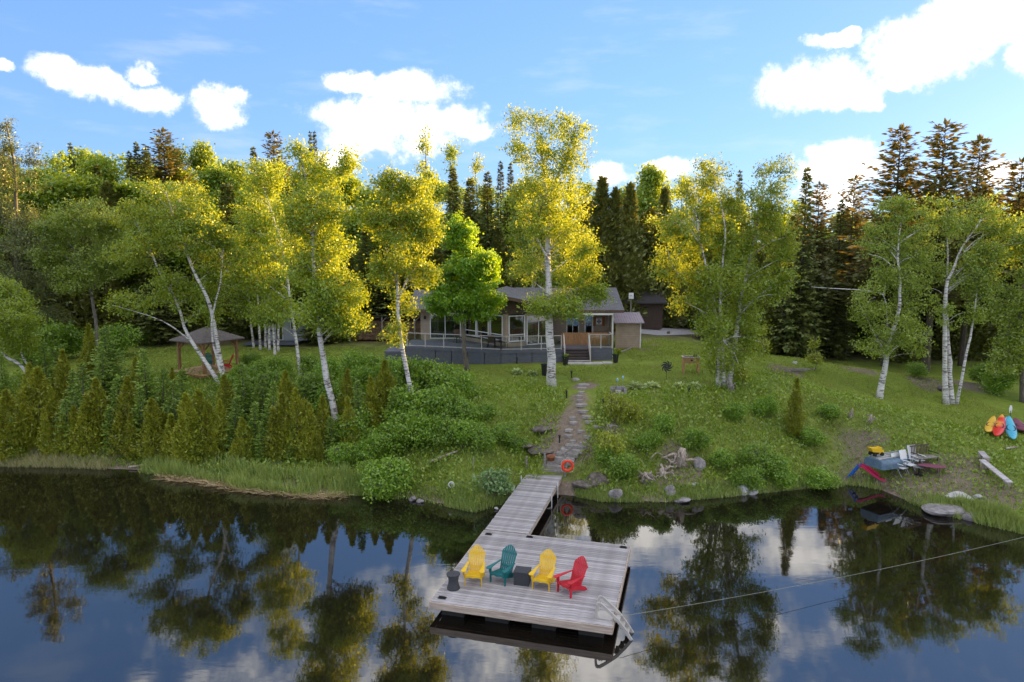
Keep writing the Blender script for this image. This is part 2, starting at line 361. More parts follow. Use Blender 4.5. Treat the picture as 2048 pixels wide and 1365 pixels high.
def shingle():
    m, t, b = principled('asphalt_shingle')
    ob = t.add('ShaderNodeTexCoord').outputs['Object']
    br = t.add('ShaderNodeTexBrick'); t.set(br.inputs['Vector'], t.mapping(ob, (1, 1.06, 0.0))); br.inputs['Scale'].default_value = 1.0
    br.inputs['Color1'].default_value = (0.16, 0.155, 0.165, 1); br.inputs['Color2'].default_value = (0.10, 0.098, 0.108, 1); br.inputs['Mortar'].default_value = (0.06, 0.06, 0.065, 1)
    br.inputs['Mortar Size'].default_value = 0.014; br.inputs['Brick Width'].default_value = 0.33; br.inputs['Row Height'].default_value = 0.16
    n = t.noise(ob, 3.0, 5.0, 0.7); c = t.mix(t.math('MULTIPLY', n.outputs[0], 0.5), br.outputs[0], (0.12, 0.115, 0.12, 1))
    t.set(b.inputs['Base Color'], c); b.inputs['Roughness'].default_value = 0.9; return m
M_shingle = shingle()
def shingle_brown():
    return mat('weathered_shingle', (0.19, 0.155, 0.135), 0.9, (0.12, 0.098, 0.088), 7.0, (1, 1, 1), 0.4, 20)
M_gazroof = shingle_brown()

# ---------------------------------------------------------------- terrain and lake
SHORE_PX = [(0,932),(150,934),(300,942),(400,955),(500,972),(620,984),(700,985),(760,985),(850,1000),(950,1022),(1010,1004),(1060,988),(1140,990),
            (1200,1002),(1330,1004),(1450,994),(1500,988),(1600,978),(1700,968),(1760,978),(1810,1000),(1870,1020),(1950,1038),(2048,1062)]
_s = np.array([on_z(x, y, 0.0)[:2] for x, y in SHORE_PX])
SHX = np.concatenate([[-400, -120, -60, -40], _s[:, 0], [24, 30, 45, 90, 400]]); SHY = np.concatenate([[45, 40, 36, 35.3], _s[:, 1], [24.5, 20, 14, 8, 0]])
_o = np.argsort(SHX); SHX = SHX[_o]; SHY = SHY[_o]
def sstep(x, a, b):
    t = np.clip((x - a) / (b - a), 0, 1); return t * t * (3 - 2 * t)
def fbm(X, Y, s, seed=0):
    rs = np.random.RandomState(seed); out = 0
    for o in range(4):
        for _ in range(3):
            a = rs.uniform(0, 6.28); k = s * 2 ** o * rs.uniform(.7, 1.3); out = out + np.sin((X * math.cos(a) + Y * math.sin(a)) * k + rs.uniform(0, 6.28)) / 2 ** o
    return out / 4.0
def terrain(X, Y):
    X = np.asarray(X, float); Y = np.asarray(Y, float)
    sh = np.interp(X, SHX, SHY); d = Y - sh
    P = np.interp(X, [-60, -20, -12, -5, 0, 12, 15, 19, 23, 27, 34, 60, 120], [3.0, 2.9, 2.9, 3.3, 3.55, 3.62, 3.5, 2.9, 2.2, 1.7, 1.5, 2.0, 3.0])
    W = np.interp(X, [-60, -20, -10, -5, -2, 3, 12, 16, 21, 26, 40], [11, 11, 9.5, 10, 9, 8.0, 7.8, 9, 11, 13, 14])
    t = np.clip(d / W, 0, 1); bank = P * (1 - (1 - t) ** 1.7) * 0.6 + P * t * t * (3 - 2 * t) * 0.4
    z = np.where(d > 0, bank, np.maximum(d * 0.30, -2.6))
    z = z + 1.0 * np.exp(-((X - 28) / 8) ** 2 - ((Y - 46.5) / 3.0) ** 2) + 0.9 * np.exp(-((X - 19) / 7) ** 2 - ((Y - 47) / 4.5) ** 2)
    land = sstep(d, 0, 4)
    z = z + land * (0.06 * fbm(X, Y, 0.8, 1) + 0.05 * fbm(X, Y, 2.2, 2)) * np.where(Y < 44, 1.0, 0.4)
    z = z + np.where(np.abs(d) < 3, 0.05 * fbm(X, Y, 3.0, 4), 0)
    hillw = np.interp(X, [-150, -60, -20, 10, 40, 80, 200], [1.25, 1.2, 1.05, 0.75, 0.35, 0.4, 0.6])
    z = z + land * hillw * (4.0 * sstep(Y, 58, 100) + 13.0 * sstep(Y, 85, 210))
    z = z + land * sstep(Y, 60, 90) * 0.8 * fbm(X, Y, 0.06, 3)
    return z
def gz(x, y): return float(terrain(x, y))
def g(px, py):
    d = ray(px, py); Y = np.arange(24, 130, 0.05); t = Y / d[1]; X = d[0] * t; Z = CAM_H + d[2] * t
    k = np.nonzero(Z < terrain(X, Y))[0]
    if len(k) == 0: return at(px, py, 60.0)
    i = k[0]; return np.array([X[i], Y[i], float(terrain(X[i], Y[i]))])

def grid_object():
    xs = np.concatenate([-np.geomspace(46, 4000, 40)[::-1], np.arange(-45, 45.01, 0.4), np.geomspace(46, 4000, 40)])
    ys = np.concatenate([[-300, -150, -60, -20, 0, 8, 14, 18], np.arange(20, 72, 0.35), np.geomspace(73, 6000, 60)])
    X, Y = np.meshgrid(xs, ys); Z = terrain(X, Y)
    nx, ny = len(xs), len(ys)
    v = np.stack([X, Y, Z], -1).reshape(-1, 3)
    i = np.arange(nx * ny).reshape(ny, nx); q = np.stack([i[:-1, :-1], i[:-1, 1:], i[1:, 1:], i[1:, :-1]], -1).reshape(-1, 4)
    me = bpy.data.meshes.new('ground'); me.vertices.add(len(v)); me.vertices.foreach_set('co', v.ravel().astype(np.float32))
    me.loops.add(q.size); me.loops.foreach_set('vertex_index', q.ravel().astype(np.int32)); me.polygons.add(len(q))
    me.polygons.foreach_set('loop_start', np.arange(0, q.size, 4, dtype=np.int32)); me.polygons.foreach_set('loop_total', np.full(len(q), 4, np.int32))
    me.polygons.foreach_set('use_smooth', np.ones(len(q), bool)); me.update(calc_edges=True)
    # zones: red = bare earth, green = mown lawn, blue = forest litter
    X = v[:, 0]; Y = v[:, 1]; d = Y - np.interp(X, SHX, SHY); n = fbm(X, Y, 0.9, 7) * 0.5 + fbm(X, Y, 2.5, 8) * 0.3
    W = np.interp(X, [-60, -20, -10, -5, 0, 3, 12, 16, 21, 26, 40], [11, 11, 9.5, 10, 9, 7.6, 7.8, 11, 13, 11, 9])
    lawn = sstep(d + n * 0.8, W * 0.82, W * 1.0) * (1 - sstep(Y + n * 2, 57, 62))
    dirt = sstep(1.3 - np.abs(d - 0.2) + n * 0.8, 0.2, 1.2)
    for (px, py, r) in [(1160, 800, .9), (1150, 830, 1.1), (1140, 860, 1.2), (1155, 890, 1.2), (1120, 860, 1.1), (1165, 775, .7), (1130, 910, 1.0),
                        (1850, 960, 1.6), (1900, 970, 1.8), (1950, 985, 1.6), (2000, 990, 1.3), (1930, 935, 1.3), (1800, 985, .8),
                        (1850, 765, 1.3), (1950, 770, 1.8), (1730, 740, 1.2), (1700, 735, 1.2), (1560, 740, 1.0), (1590, 745, .8), (1740, 880, 1.0), (1030, 745, .5), (1175, 770, .6),
                        (1310, 690, .7), (1300, 680, .6), (1290, 700, .5), (1360, 930, 1.0), (1330, 960, .9), (1720, 800, .8)]:
        p = g(px, py); dirt = np.maximum(dirt, sstep(r * 1.25 - np.hypot(X - p[0], (Y - p[1]) * 0.8) + n * 0.7, 0, r * 0.9) * 0.95)
    bare = sstep(fbm(X, Y, 0.55, 61) + .4 * fbm(X, Y, 1.7, 62), .50, .85) * sstep(X, -3, 3) * (1 - sstep(d, W * 1.05, W * 1.5)) * sstep(d, .3, 1.2); dirt = np.maximum(dirt, bare * .6)
    forest = sstep(Y + n * 3, 59, 64)
    col = np.stack([dirt, lawn, forest, np.ones_like(d)], -1).astype(np.float32)
    ca = me.color_attributes.new('zones', 'FLOAT_COLOR', 'POINT'); ca.data.foreach_set('color', col.ravel())
    m, t, b = principled('ground_cover')
    at_ = t.add('ShaderNodeAttribute', attribute_name='zones'); se = t.add('ShaderNodeSeparateColor'); t.set(se.inputs[0], at_.outputs['Color'])
    ob = t.add('ShaderNodeTexCoord').outputs['Object']
    n1 = t.noise(ob, 0.7, 6.0, 0.65); n2 = t.noise(ob, 6.0, 5.0, 0.7); n3 = t.noise(ob, 28.0, 3.0, 0.7)
    k = t.math('ADD', t.math('MULTIPLY', n1.outputs[0], 0.55), t.math('MULTIPLY', n2.outputs[0], 0.45))
    weeds = t.ramp(k, [(0.32, (0.111, 0.091, 0.034)), (0.45, (0.151, 0.182, 0.039)), (0.62, (0.263, 0.309, 0.062))])
    lawnc = t.ramp(k, [(0.36, (0.186, 0.154, 0.050)), (0.44, (0.170, 0.203, 0.031)), (0.54, (0.181, 0.248, 0.033)), (0.64, (0.264, 0.313, 0.050))])
    earth = t.ramp(t.math('ADD', t.math('MULTIPLY', n2.outputs[0], 0.6), t.math('MULTIPLY', n3.outputs[0], 0.4)), [(0.35, (0.144, 0.110, 0.082)), (0.65, (0.312, 0.246, 0.186))])
    litter = t.ramp(k, [(0.35, (0.063, 0.048, 0.031)), (0.6, (0.119, 0.101, 0.049))])
    c = t.mix(se.outputs[1], weeds, lawnc); c = t.mix(se.outputs[2], c, litter)
    df = t.smooth(t.math('ADD', se.outputs[0], t.math('MULTIPLY', t.math('SUBTRACT', n2.outputs[0], 0.5), 0.9)), 0.25, 0.75)
    c = t.mix(df, c, earth)
    t.set(b.inputs['Base Color'], c); b.inputs['Roughness'].default_value = 0.95; b.inputs['Specular IOR Level'].default_value = 0.15
    bp = t.add('ShaderNodeBump'); bp.inputs['Strength'].default_value = 0.9; bp.inputs['Distance'].default_value = 0.08
    t.set(bp.inputs['Height'], t.math('ADD', n2.outputs[0], t.math('MULTIPLY', n3.outputs[0], 0.5))); t.set(b.inputs['Normal'], bp)
    o = obj('ground', me, m); tag(o, 'grassy shore rising from the lake to the wooded hill', kind='structure')
grid_object()

def lake():
    me = MB().add([(-4000, -3000, 0), (4000, -3000, 0), (4000, 90, 0), (-4000, 90, 0)], [(0, 1, 2, 3)]).mesh('lake')
    m = bpy.data.materials.new('lake_water'); m.use_nodes = True; t = NT(m.node_tree); t.n.clear()
    ob = t.add('ShaderNodeTexCoord').outputs['Object']
    n1 = t.noise(t.mapping(ob, (0.55, 1.5, 1)), 0.9, 3.0, 0.5, 0.4); n2 = t.noise(t.mapping(ob, (1, 2.2, 1)), 5.0, 2.0, 0.5)
    n0 = t.noise(ob, 0.12, 2.0, 0.5)
    amp = t.smooth(n0.outputs[0], 0.35, 0.7)
    hgt = t.math('ADD', n1.outputs[0], t.math('MULTIPLY', n2.outputs[0], t.math('MULTIPLY_ADD', amp, 0.12, 0.03)))
    bp = t.add('ShaderNodeBump'); bp.inputs['Strength'].default_value = 1.0; bp.inputs['Distance'].default_value = 0.0019; t.set(bp.inputs['Height'], hgt)
    df = t.add('ShaderNodeBsdfDiffuse'); n4 = t.noise(ob, 0.8, 4.0, 0.6)
    t.set(df.inputs[0], t.ramp(n4.outputs[0], [(0.3, (0.006, 0.005, 0.004)), (0.7, (0.012, 0.009, 0.006))]))
    gl = t.add('ShaderNodeBsdfGlossy'); gl.inputs['Roughness'].default_value = 0.03; t.set(gl.inputs['Normal'], bp)
    fr = t.add('ShaderNodeFresnel'); fr.inputs[0].default_value = 2.55; t.set(fr.inputs['Normal'], bp)
    mx = t.add('ShaderNodeMixShader'); t.set(mx.inputs[0], fr.outputs[0]); t.l.new(df.outputs[0], mx.inputs[1]); t.l.new(gl.outputs[0], mx.inputs[2])
    o = t.add('ShaderNodeOutputMaterial'); t.l.new(mx.outputs[0], o.inputs[0])
    tag(obj('lake', me, m), 'calm dark lake mirroring the trees and the sky', kind='structure')
lake()

# gravel drive behind the cottage: its own sheet on the ground
def drive():
    L = [(1283, 668), (1320, 672), (1380, 670), (1440, 668)]; U = [(1283, 652), (1320, 657), (1380, 659), (1440, 661)]
    mb = MB(); n = 12; vs = []
    for i in range(n + 1):
        x = 1270 + (1450 - 1270) * i / n
        for row in (L, U):
            y = np.interp(x, [p[0] for p in row], [p[1] for p in row]); p = g(x, y); vs.append((p[0], p[1], p[2] + 0.03))
    mb.add(vs, [(2 * i, 2 * i + 2, 2 * i + 3, 2 * i + 1) for i in range(n)])
    tag(mb.build('gravel_drive', mat('gravel', (0.42, 0.40, 0.41), 0.95, (0.26, 0.25, 0.25), 20, bump=0.7)), 'pale gravel drive beside the cottage', kind='structure')
drive()

# ---------------------------------------------------------------- foliage engine
def unit(a): return a / np.maximum(np.linalg.norm(a, axis=-1, keepdims=True), 1e-9)
def leaf_mesh(name, P, D, N, L, W, mat_):
    """one kite-shaped face per leaf: P base, D direction, N approximate normal, L length, W width"""
    P = np.asarray(P, np.float32); n = len(P); D = unit(D); S = unit(np.cross(D, N)); L = np.broadcast_to(np.asarray(L, np.float32), (n,))[:, None]; W = np.broadcast_to(np.asarray(W, np.float32), (n,))[:, None]
    U = unit(np.cross(S, D))
    v = np.empty((n, 4, 3), np.float32); v[:, 0] = P; v[:, 1] = P + D * L * 0.45 + S * W * 0.5 + U * L * 0.06; v[:, 2] = P + D * L; v[:, 3] = P + D * L * 0.45 - S * W * 0.5 + U * L * 0.06
    me = bpy.data.meshes.new(name); me.vertices.add(4 * n); me.vertices.foreach_set('co', v.ravel())
    me.loops.add(4 * n); me.loops.foreach_set('vertex_index', np.arange(4 * n, dtype=np.int32)); me.polygons.add(n)
    me.polygons.foreach_set('loop_start', np.arange(0, 4 * n, 4, dtype=np.int32)); me.polygons.foreach_set('loop_total', np.full(n, 4, np.int32))
    me.update(calc_edges=True); me.materials.append(mat_); return me
def rand_dirs(rs, n): return unit(rs.normal(size=(n, 3)))
def smooth_path(pts, m):
    pts = np.asarray(pts, float); k = len(pts)
    if k < 3: return np.array([pts[0] + (pts[-1] - pts[0]) * t for t in np.linspace(0, 1, m)])
    ext = np.vstack([2 * pts[0] - pts[1], pts, 2 * pts[-1] - pts[-2]]); out = []
    for t in np.linspace(0, k - 1 - 1e-6, m):
        i = int(t); f = t - i; p0, p1, p2, p3 = ext[i:i + 4]
        out.append(0.5 * (2 * p1 + (p2 - p0) * f + (2 * p0 - 5 * p1 + 4 * p2 - p3) * f * f + (3 * p1 - p0 - 3 * p2 + p3) * f ** 3))
    return np.array(out)
def grow(seed, trunks, blobs, ntwig, per, leaf=(0.13, 0.09), sig=0.30, nlimb=26, sag=0.3, flare=1.25):
    """trunks: [(points, r0, r1)], blobs: [(centre, radii, weight)] -> wood MB, leaf arrays; everything in the tree's own space"""
    rs = np.random.RandomState(seed); wood = MB(); twigs = MB(); Q = []; QR = []
    for pts, r0, r1 in trunks:
        m = 18; path = smooth_path(pts, m); path[1:-1] += rs.normal(0, r0 * 0.10, (m - 2, 3)); tt = np.linspace(0, 1, m)
        rad = r0 + (r1 - r0) * tt ** 0.85; rad[0] *= flare; rad[1] *= 1 + (flare - 1) * 0.35; rad *= 1 + rs.normal(0, 0.03, m)
        wood.tube(path, rad, 9)
        dense = smooth_path(path, 60); Q.append(dense[14:]); QR.append(np.interp(np.linspace(0, 1, 60), tt, rad)[14:])
    Q = np.vstack(Q); QR = np.concatenate(QR)
    w = np.array([b[2] * (b[1][0] * b[1][2]) for b in blobs]); w = w / w.sum()
    C = np.array([b[0] for b in blobs]); RR = np.array([b[1] for b in blobs])
    def sample(n, pw):
        k = rs.choice(len(blobs), n, p=w); d = rand_dirs(rs, n); r = rs.uniform(0, 1, n) ** pw
        return C[k] + d * r[:, None] * RR[k]
    ends = sample(nlimb, 0.45); Q2 = [Q]; 
    for e in ends:
        h = np.hypot(Q[:, 0] - e[0], Q[:, 1] - e[1]); cost = h * 0.7 + np.abs(Q[:, 2] - (e[2] - 0.65 * h)) + np.where(Q[:, 2] > e[2] - 0.1, 2.0, 0)
        i = int(np.argmin(cost)); a = Q[i]; L = np.linalg.norm(e - a)
        c = a + (e - a) * 0.45 + np.array([0, 0, 0.12 * L]) + rs.normal(0, 0.06 * L, 3)
        p = smooth_path([a, c, e], 7); r = min(0.55 * QR[i], 0.013 * L + 0.012)
        wood.tube(p, np.linspace(r, 0.008, 7), 5, False); Q2.append(smooth_path(p, 16)[4:])
    Q2 = np.vstack(Q2); tw = sample(ntwig, 0.42); P = []; NB = []
    for e in tw:
        dv = Q2 - e; dist = np.sqrt((dv ** 2).sum(1)) + np.where(dv[:, 2] > 0.2, 0.8, 0); i = int(np.argmin(dist)); a = Q2[i]
        c = (a + e) / 2 + np.array([0, 0, sag * 0.25]); twigs.tube([a, c, e], [0.014, 0.010, 0.004], 3, False)
        k = max(3, int(per * rs.uniform(0.35, 1.65))); f = rs.uniform(0.45, 1.05, k)[:, None]
        base = a + (e - a) * f; P.append(base + rs.normal(0, 1, (k, 3)) * np.array([sig, sig, sig * 0.75]) - np.array([0, 0, sag * 0.3])); NB.append(np.tile(rand_dirs(rs, 1)[0], (k, 1)))
    P = np.vstack(P); n = len(P)
    D = rand_dirs(rs, n) + np.array([0, 0, -0.35]); N = rand_dirs(rs, n) + np.array([0, 0, 0.45]) + np.vstack(NB) * 0.9
    q_ = rs.uniform(0.5, 1.45, n); L = q_ * leaf[0]; W = q_ * rs.uniform(0.8, 1.1, n) * leaf[1]
    wood.twigs = twigs; return wood, (P, D, N, L, W)
def tree_from(name, label, cat, base, wood, lv, bark, leafm, group=None):
    t = thing(name, label, cat, tuple(base), 0, group)
    wood.build('trunk', bark, t, smooth=True); wood.twigs.build('twigs', M_darkbark, t)['kind'] = 'stuff'; obj('crown', leaf_mesh('crown', *lv, leafm), None, t); return t

def hero(name, label, trunks, blobs, leafm, bark, ntwig=520, per=32, leaf=(0.15, 0.11), sig=0.30, seed=1, cat='tree', D=None, nlimb=26, group=None, depth=0.85, sag=0.3):
    """trunks: [(list of image points from the base upward, r0, r1)] set at the tree's own distance; blobs: image ellipses of foliage"""
    b0 = g(*trunks[0][0][0]) if D is None else None
    if D is not None:
        x, y = trunks[0][0][0]; p = at(x, y, D); b0 = np.array([p[0], D, gz(p[0], D)])
    Y = b0[1]; rs = np.random.RandomState(seed + 77); TR = []
    for k, (pts, r0, r1) in enumerate(trunks):
        w = []
        off = 0 if k == 0 else rs.uniform(-0.25, 0.25)
        for j, (x, y) in enumerate(pts):
            q = at(x, y, Y + off * min(j, 3) + 0.25 * math.sin(j * 0.9 + seed) * (j > 0)); w.append(q - b0)
        w[0] = w[0] + np.array([0, 0, -0.25]) if k == 0 else w[0]
        if D is not None and k == 0: w.insert(0, np.array([w[0][0], 0, -0.3]))
        TR.append((w, r0, r1))
    BL = []
    for bl in blobs:
        cx, cy, rx, ry = bl[:4]; wgt = bl[4] if len(bl) > 4 else 1.0
        c = at(cx, cy, Y + rs.uniform(-1, 1) * rx / FPX * Y * 0.55); s = Y / FPX
        BL.append((c - b0, np.array([rx * s, rx * s * depth, ry * s]) * 1.04, wgt))
    wood, lv = grow(seed, TR, BL, int(ntwig * 0.72), per * 2.3, (leaf[0] * 0.82, leaf[1] * 0.84), sig * 0.74, nlimb, sag)
    return tree_from(name, label, cat, b0, wood, lv, bark, leafm, group)

def spruce_arrays(seed, h, r, step=0.36, nb=8, droop=0.25, spr=0.30, sw=0.13, bare=0.06, irregular=0.25, power=0.88):
    """tiers of branches carrying flat sprays"""
    rs = np.random.RandomState(seed); P = []; D = []; N = []; L = []; wood = MB()
    wood.tube([(0, 0, -0.3), (0, 0, h * 0.5), (0, 0, h)], [max(0.03, h * 0.013) * 1.2, h * 0.008 + 0.01, 0.008], 7)
    z = bare * h
    while z < h * 0.985:
        t = (z / h - bare) / (1 - bare); env = r * (1 - t) ** power * (0.35 + 0.65 * min(1, t * 6 + 0.35)); k = max(4, int(nb * (0.55 + 0.45 * (1 - t)))); a0 = rs.uniform(0, 6.28)
        for i in range(k):
            ln = env * rs.uniform(1 - irregular * 1.6, 1 + irregular * 0.5) + 0.06
            a = a0 + 6.283 * (i + rs.uniform(-.35, .35)) / k; zz = z + rs.uniform(-.5, .5) * step
            ax = np.array([math.cos(a), math.sin(a), 0]); up0 = 0.35 * t - droop * (1 - t)
            m = max(2, int(ln / (spr * 0.55))); f = (np.arange(m) + 0.7) / m
            pos = ax * (ln * f)[:, None] + np.array([0, 0, 1]) * (zz + ln * (up0 * f + 0.12 * f * f))[:, None]
            if ln > 0.9: wood.tube([(0, 0, zz), tuple(pos[-1])], [0.012 + ln * 0.006, 0.005], 3, False)
            sd = np.array([-ax[1], ax[0], 0])
            for s_ in (-1, 1, 0):
                d = ax * (0.75 if s_ else 1.0) + sd * s_ * 0.8 + np.array([0, 0, up0 * 0.6 - 0.05]); dd = np.tile(d, (m, 1)) + rs.normal(0, .22, (m, 3))
                P.append(pos + rs.normal(0, .03, (m, 3))); D.append(dd); N.append(np.tile([0, 0, 1.0], (m, 1)) + rs.normal(0, .45, (m, 3))); L.append(spr * rs.uniform(.7, 1.35, m) * (1.15 - 0.4 * f) * (1 - 0.38 * t))
        z += step * rs.uniform(.8, 1.2) * (1.0 - 0.45 * t)
    n = 6; P.append(np.tile([0, 0, h * 0.985], (n, 1))); D.append(np.array([0, 0, 1.0]) + rs.normal(0, .4, (n, 3))); N.append(rand_dirs(rs, n)); L.append(np.full(n, spr * 0.8))
    P = np.vstack(P); L = np.concatenate(L)
    return wood, (P, np.vstack(D), np.vstack(N), L, L * (sw / spr))
def cedar_arrays(seed, h, r, n, spr=0.30, sw=0.14, bulge=0.22, lobes=7, split=1.0):
    """upright column or cone of feathery sprays, broken into several leaders"""
    rs = np.random.RandomState(seed); wood = MB(); wood.tube([(0, 0, -0.3), (0, 0, h * 0.92)], [0.02 + h * 0.012, 0.01], 6)
    nl = rs.randint(3, 6); lead = rs.randint(0, nl, n); la = rs.uniform(0, 6.283, nl); lo = np.concatenate([[0.0], rs.uniform(.25, .62, nl - 1)]) * r * split; lh = np.concatenate([[1.0], rs.uniform(.5, .88, nl - 1)])
    lead = np.where(rs.uniform(0, 1, n) < .38, 0, lead); t = rs.uniform(0, 1, n) ** 1.25; a = rs.uniform(0, 6.283, n)
    env = r * np.where(t < bulge, 0.72 + 0.28 * t / bulge, ((1 - t) / (1 - bulge)) ** 1.0)
    ph = rs.uniform(0, 6.28, 5); lob = 1 + 0.26 * np.sin(lobes * a + ph[0] + 5 * t) + 0.24 * np.sin(2 * a + ph[1] - 9 * t) + 0.22 * np.sin(21 * t + ph[2] + 2 * a) + 0.15 * np.sin(37 * t + ph[3] + 3 * a)
    rr = env * lob * rs.uniform(0.35, 1, n) ** 0.5
    rr = rr * np.where(lead == 0, 1 - .18 * split, 1 - .42 * split); P = np.stack([rr * np.cos(a) + lo[lead] * np.cos(la[lead]), rr * np.sin(a) + lo[lead] * np.sin(la[lead]), t * h * lh[lead] * 0.97 + 0.03], -1)
    D = np.stack([np.cos(a) * 0.55, np.sin(a) * 0.55, np.full(n, 0.75)], -1) + rs.normal(0, .38, (n, 3))
    N = np.stack([np.cos(a), np.sin(a), np.zeros(n)], -1) + rs.normal(0, .7, (n, 3)); L = spr * rs.uniform(.6, 1.3, n)
    return wood, (P, D, N, L, L * (sw / spr))
class Proto:
    """mesh data made once; every tree of the kind is an object of its own with its own trunk and crown"""
    def __init__(s, name, arrays, bark, leafm, h):
        wood, lv = arrays; s.name = name; s.h = h
        if hasattr(wood, 'twigs'): wood.add(wood.twigs.v, wood.twigs.f)
        s.tm = wood.mesh('trunk'); s.tm.materials.append(bark); s.cm = leaf_mesh('crown', *lv, leafm)
    def put(s, label, cat, loc, height, width=1.0, rz=0.0, group=None, name=None, lean=(0, 0)):
        t = thing(name or s.name, label, cat, tuple(loc), rz, group); k = height / s.h; t.scale = (k * width, k * width, k); t.rotation_euler = (lean[0], lean[1], rz)
        for nm, me in (('trunk', s.tm), ('crown', s.cm)):
            o = bpy.data.objects.new(nm, me); COL.objects.link(o); o.parent = t
        return t
def broad_proto(name, seed, h, r, leafm, bark, ntwig, per, leaf=(0.26, 0.19), sig=0.45, trunk_h=0.35, nb=11):
    rs = np.random.RandomState(seed); bl = []
    for i in range(nb):
        t = rs.uniform(0, 1); zz = h * (trunk_h + (0.93 - trunk_h) * t); rr = r * (0.45 + 0.55 * math.sin(math.pi * min(0.98, 0.25 + 0.7 * t))) ; a = rs.uniform(0, 6.28); q = rs.uniform(0.1, 0.62) * rr
        k = r * rs.uniform(0.36, 0.56) * (1 - 0.3 * t); bl.append((np.array([q * math.cos(a), q * math.sin(a), zz]), np.array([k, k, k * 0.85]), 1.0))
    bl.append((np.array([0, 0, h * 0.92]), np.array([r * .33, r * .33, h * 0.08]), 1.0))
    tp = [np.array([0, 0, -.3]), np.array([rs.uniform(-.2, .2), rs.uniform(-.2, .2), h * .4]), np.array([rs.uniform(-.4, .4), rs.uniform(-.4, .4), h * .9])]
    return Proto(name, grow(seed, [(tp, h * 0.013, 0.02)], bl, ntwig, per, leaf, sig, 22), bark, leafm, h)

PR = {}
PR['spruce0'] = Proto('spruce', spruce_arrays(11, 18, 3.4, 0.36, 12, 0.30, 0.66, 0.34), M_darkbark, L_spruce, 18)
PR['spruce1'] = Proto('spruce', spruce_arrays(12, 18, 2.9, 0.38, 11, 0.34, 0.64, 0.32, irregular=0.4), M_darkbark, L_spruce, 18)
PR['spruce2'] = Proto('spruce', spruce_arrays(13, 18, 2.1, 0.36, 10, 0.24, 0.56, 0.29, irregular=0.35), M_darkbark, L_spruce, 18)
PR['open0'] = Proto('open_spruce', spruce_arrays(14, 18, 4.4, 0.38, 10, 0.04, 0.80, 0.36, bare=0.25, irregular=0.42, power=0.6), M_darkbark, L_open, 18)
PR['open1'] = Proto('open_spruce', spruce_arrays(15, 18, 4.0, 0.42, 10, 0.08, 0.80, 0.36, bare=0.30, irregular=0.48, power=0.55), M_darkbark, L_open, 18)
PR['dcedar0'] = Proto('dark_cedar', cedar_arrays(21, 15, 2.4, 8000, 0.50, 0.24), M_bark, L_darkcedar, 15)
PR['dcedar1'] = Proto('dark_cedar', cedar_arrays(22, 15, 2.0, 7500, 0.48, 0.22, 0.3, 5), M_bark, L_darkcedar, 15)
for i in range(4): PR['wood%d' % i] = broad_proto('woodland_tree', 31 + i, 16, [4.0, 3.4, 4.6, 3.0][i], L_wood, M_bark, 460, 30, leaf=(0.30, 0.22), trunk_h=[.28, .3, .22, .35][i])
PR['aspen0'] = broad_proto('aspen', 41, 18, 2.3, L_birch, M_bark, 260, 14, (0.22, 0.17), 0.32, 0.45, 12)
PR['aspen1'] = broad_proto('aspen', 42, 18, 2.0, L_aspen, M_bark, 300, 16, (0.22, 0.17), 0.34, 0.35, 13)
for i in range(3): PR['fir%d' % i] = Proto('young_fir', spruce_arrays(51 + i, 4, [1.05, 0.9, 1.2][i], 0.17, 10, -0.05, 0.27, 0.125, 0.02, 0.3), M_bark, L_fir, 4)
for i in range(4): PR['cedar%d' % i] = Proto('young_cedar', cedar_arrays(61 + i, 4, [0.95, 0.8, 1.1, 0.7][i], [7500, 6500, 8500, 5500][i], 0.17, 0.065, 0.25, 7), M_bark, L_cedar, 4)
def bush_proto(name, seed, h, r, leafm, ntwig, per, leaf=(0.13, 0.10), sig=0.16):
    rs = np.random.RandomState(seed); bl = []
    for i in range(8):
        a = rs.uniform(0, 6.28); q = rs.uniform(0, .6) * r; k = r * rs.uniform(.4, .6); bl.append((np.array([q * math.cos(a), q * math.sin(a), h * rs.uniform(.3, .75)]), np.array([k, k, h * .28]), 1.0))
    tr = []
    for i in range(4):
        a = rs.uniform(0, 6.28); tr.append(([np.array([0, 0, -.15]), np.array([.15 * r * math.cos(a), .15 * r * math.sin(a), h * .3]), np.array([.4 * r * math.cos(a), .4 * r * math.sin(a), h * .75])], 0.03, 0.008))
    return Proto(name, grow(seed, tr, bl, ntwig, per, leaf, sig, 10, 0.1), M_bark, leafm, h)
for i in range(4): PR['bush%d' % i] = bush_proto('leafy_shrub', 71 + i, 2.0, [1.1, 1.3, 0.9, 1.2][i], L_shrub, 230, 30, (0.10, 0.075))
PR['fern'] = bush_proto('feathery_shrub', 81, 1.2, 0.8, L_fern, 110, 20, (0.12, 0.06), 0.14)
PR['lime'] = bush_proto('lime_shrub', 82, 1.1, 0.9, L_lime, 130, 20, (0.10, 0.07), 0.15)
PR['sapling'] = broad_proto('sapling', 83, 3, 0.75, L_lime, M_bark, 120, 16, (0.13, 0.09), 0.16, 0.2, 8)

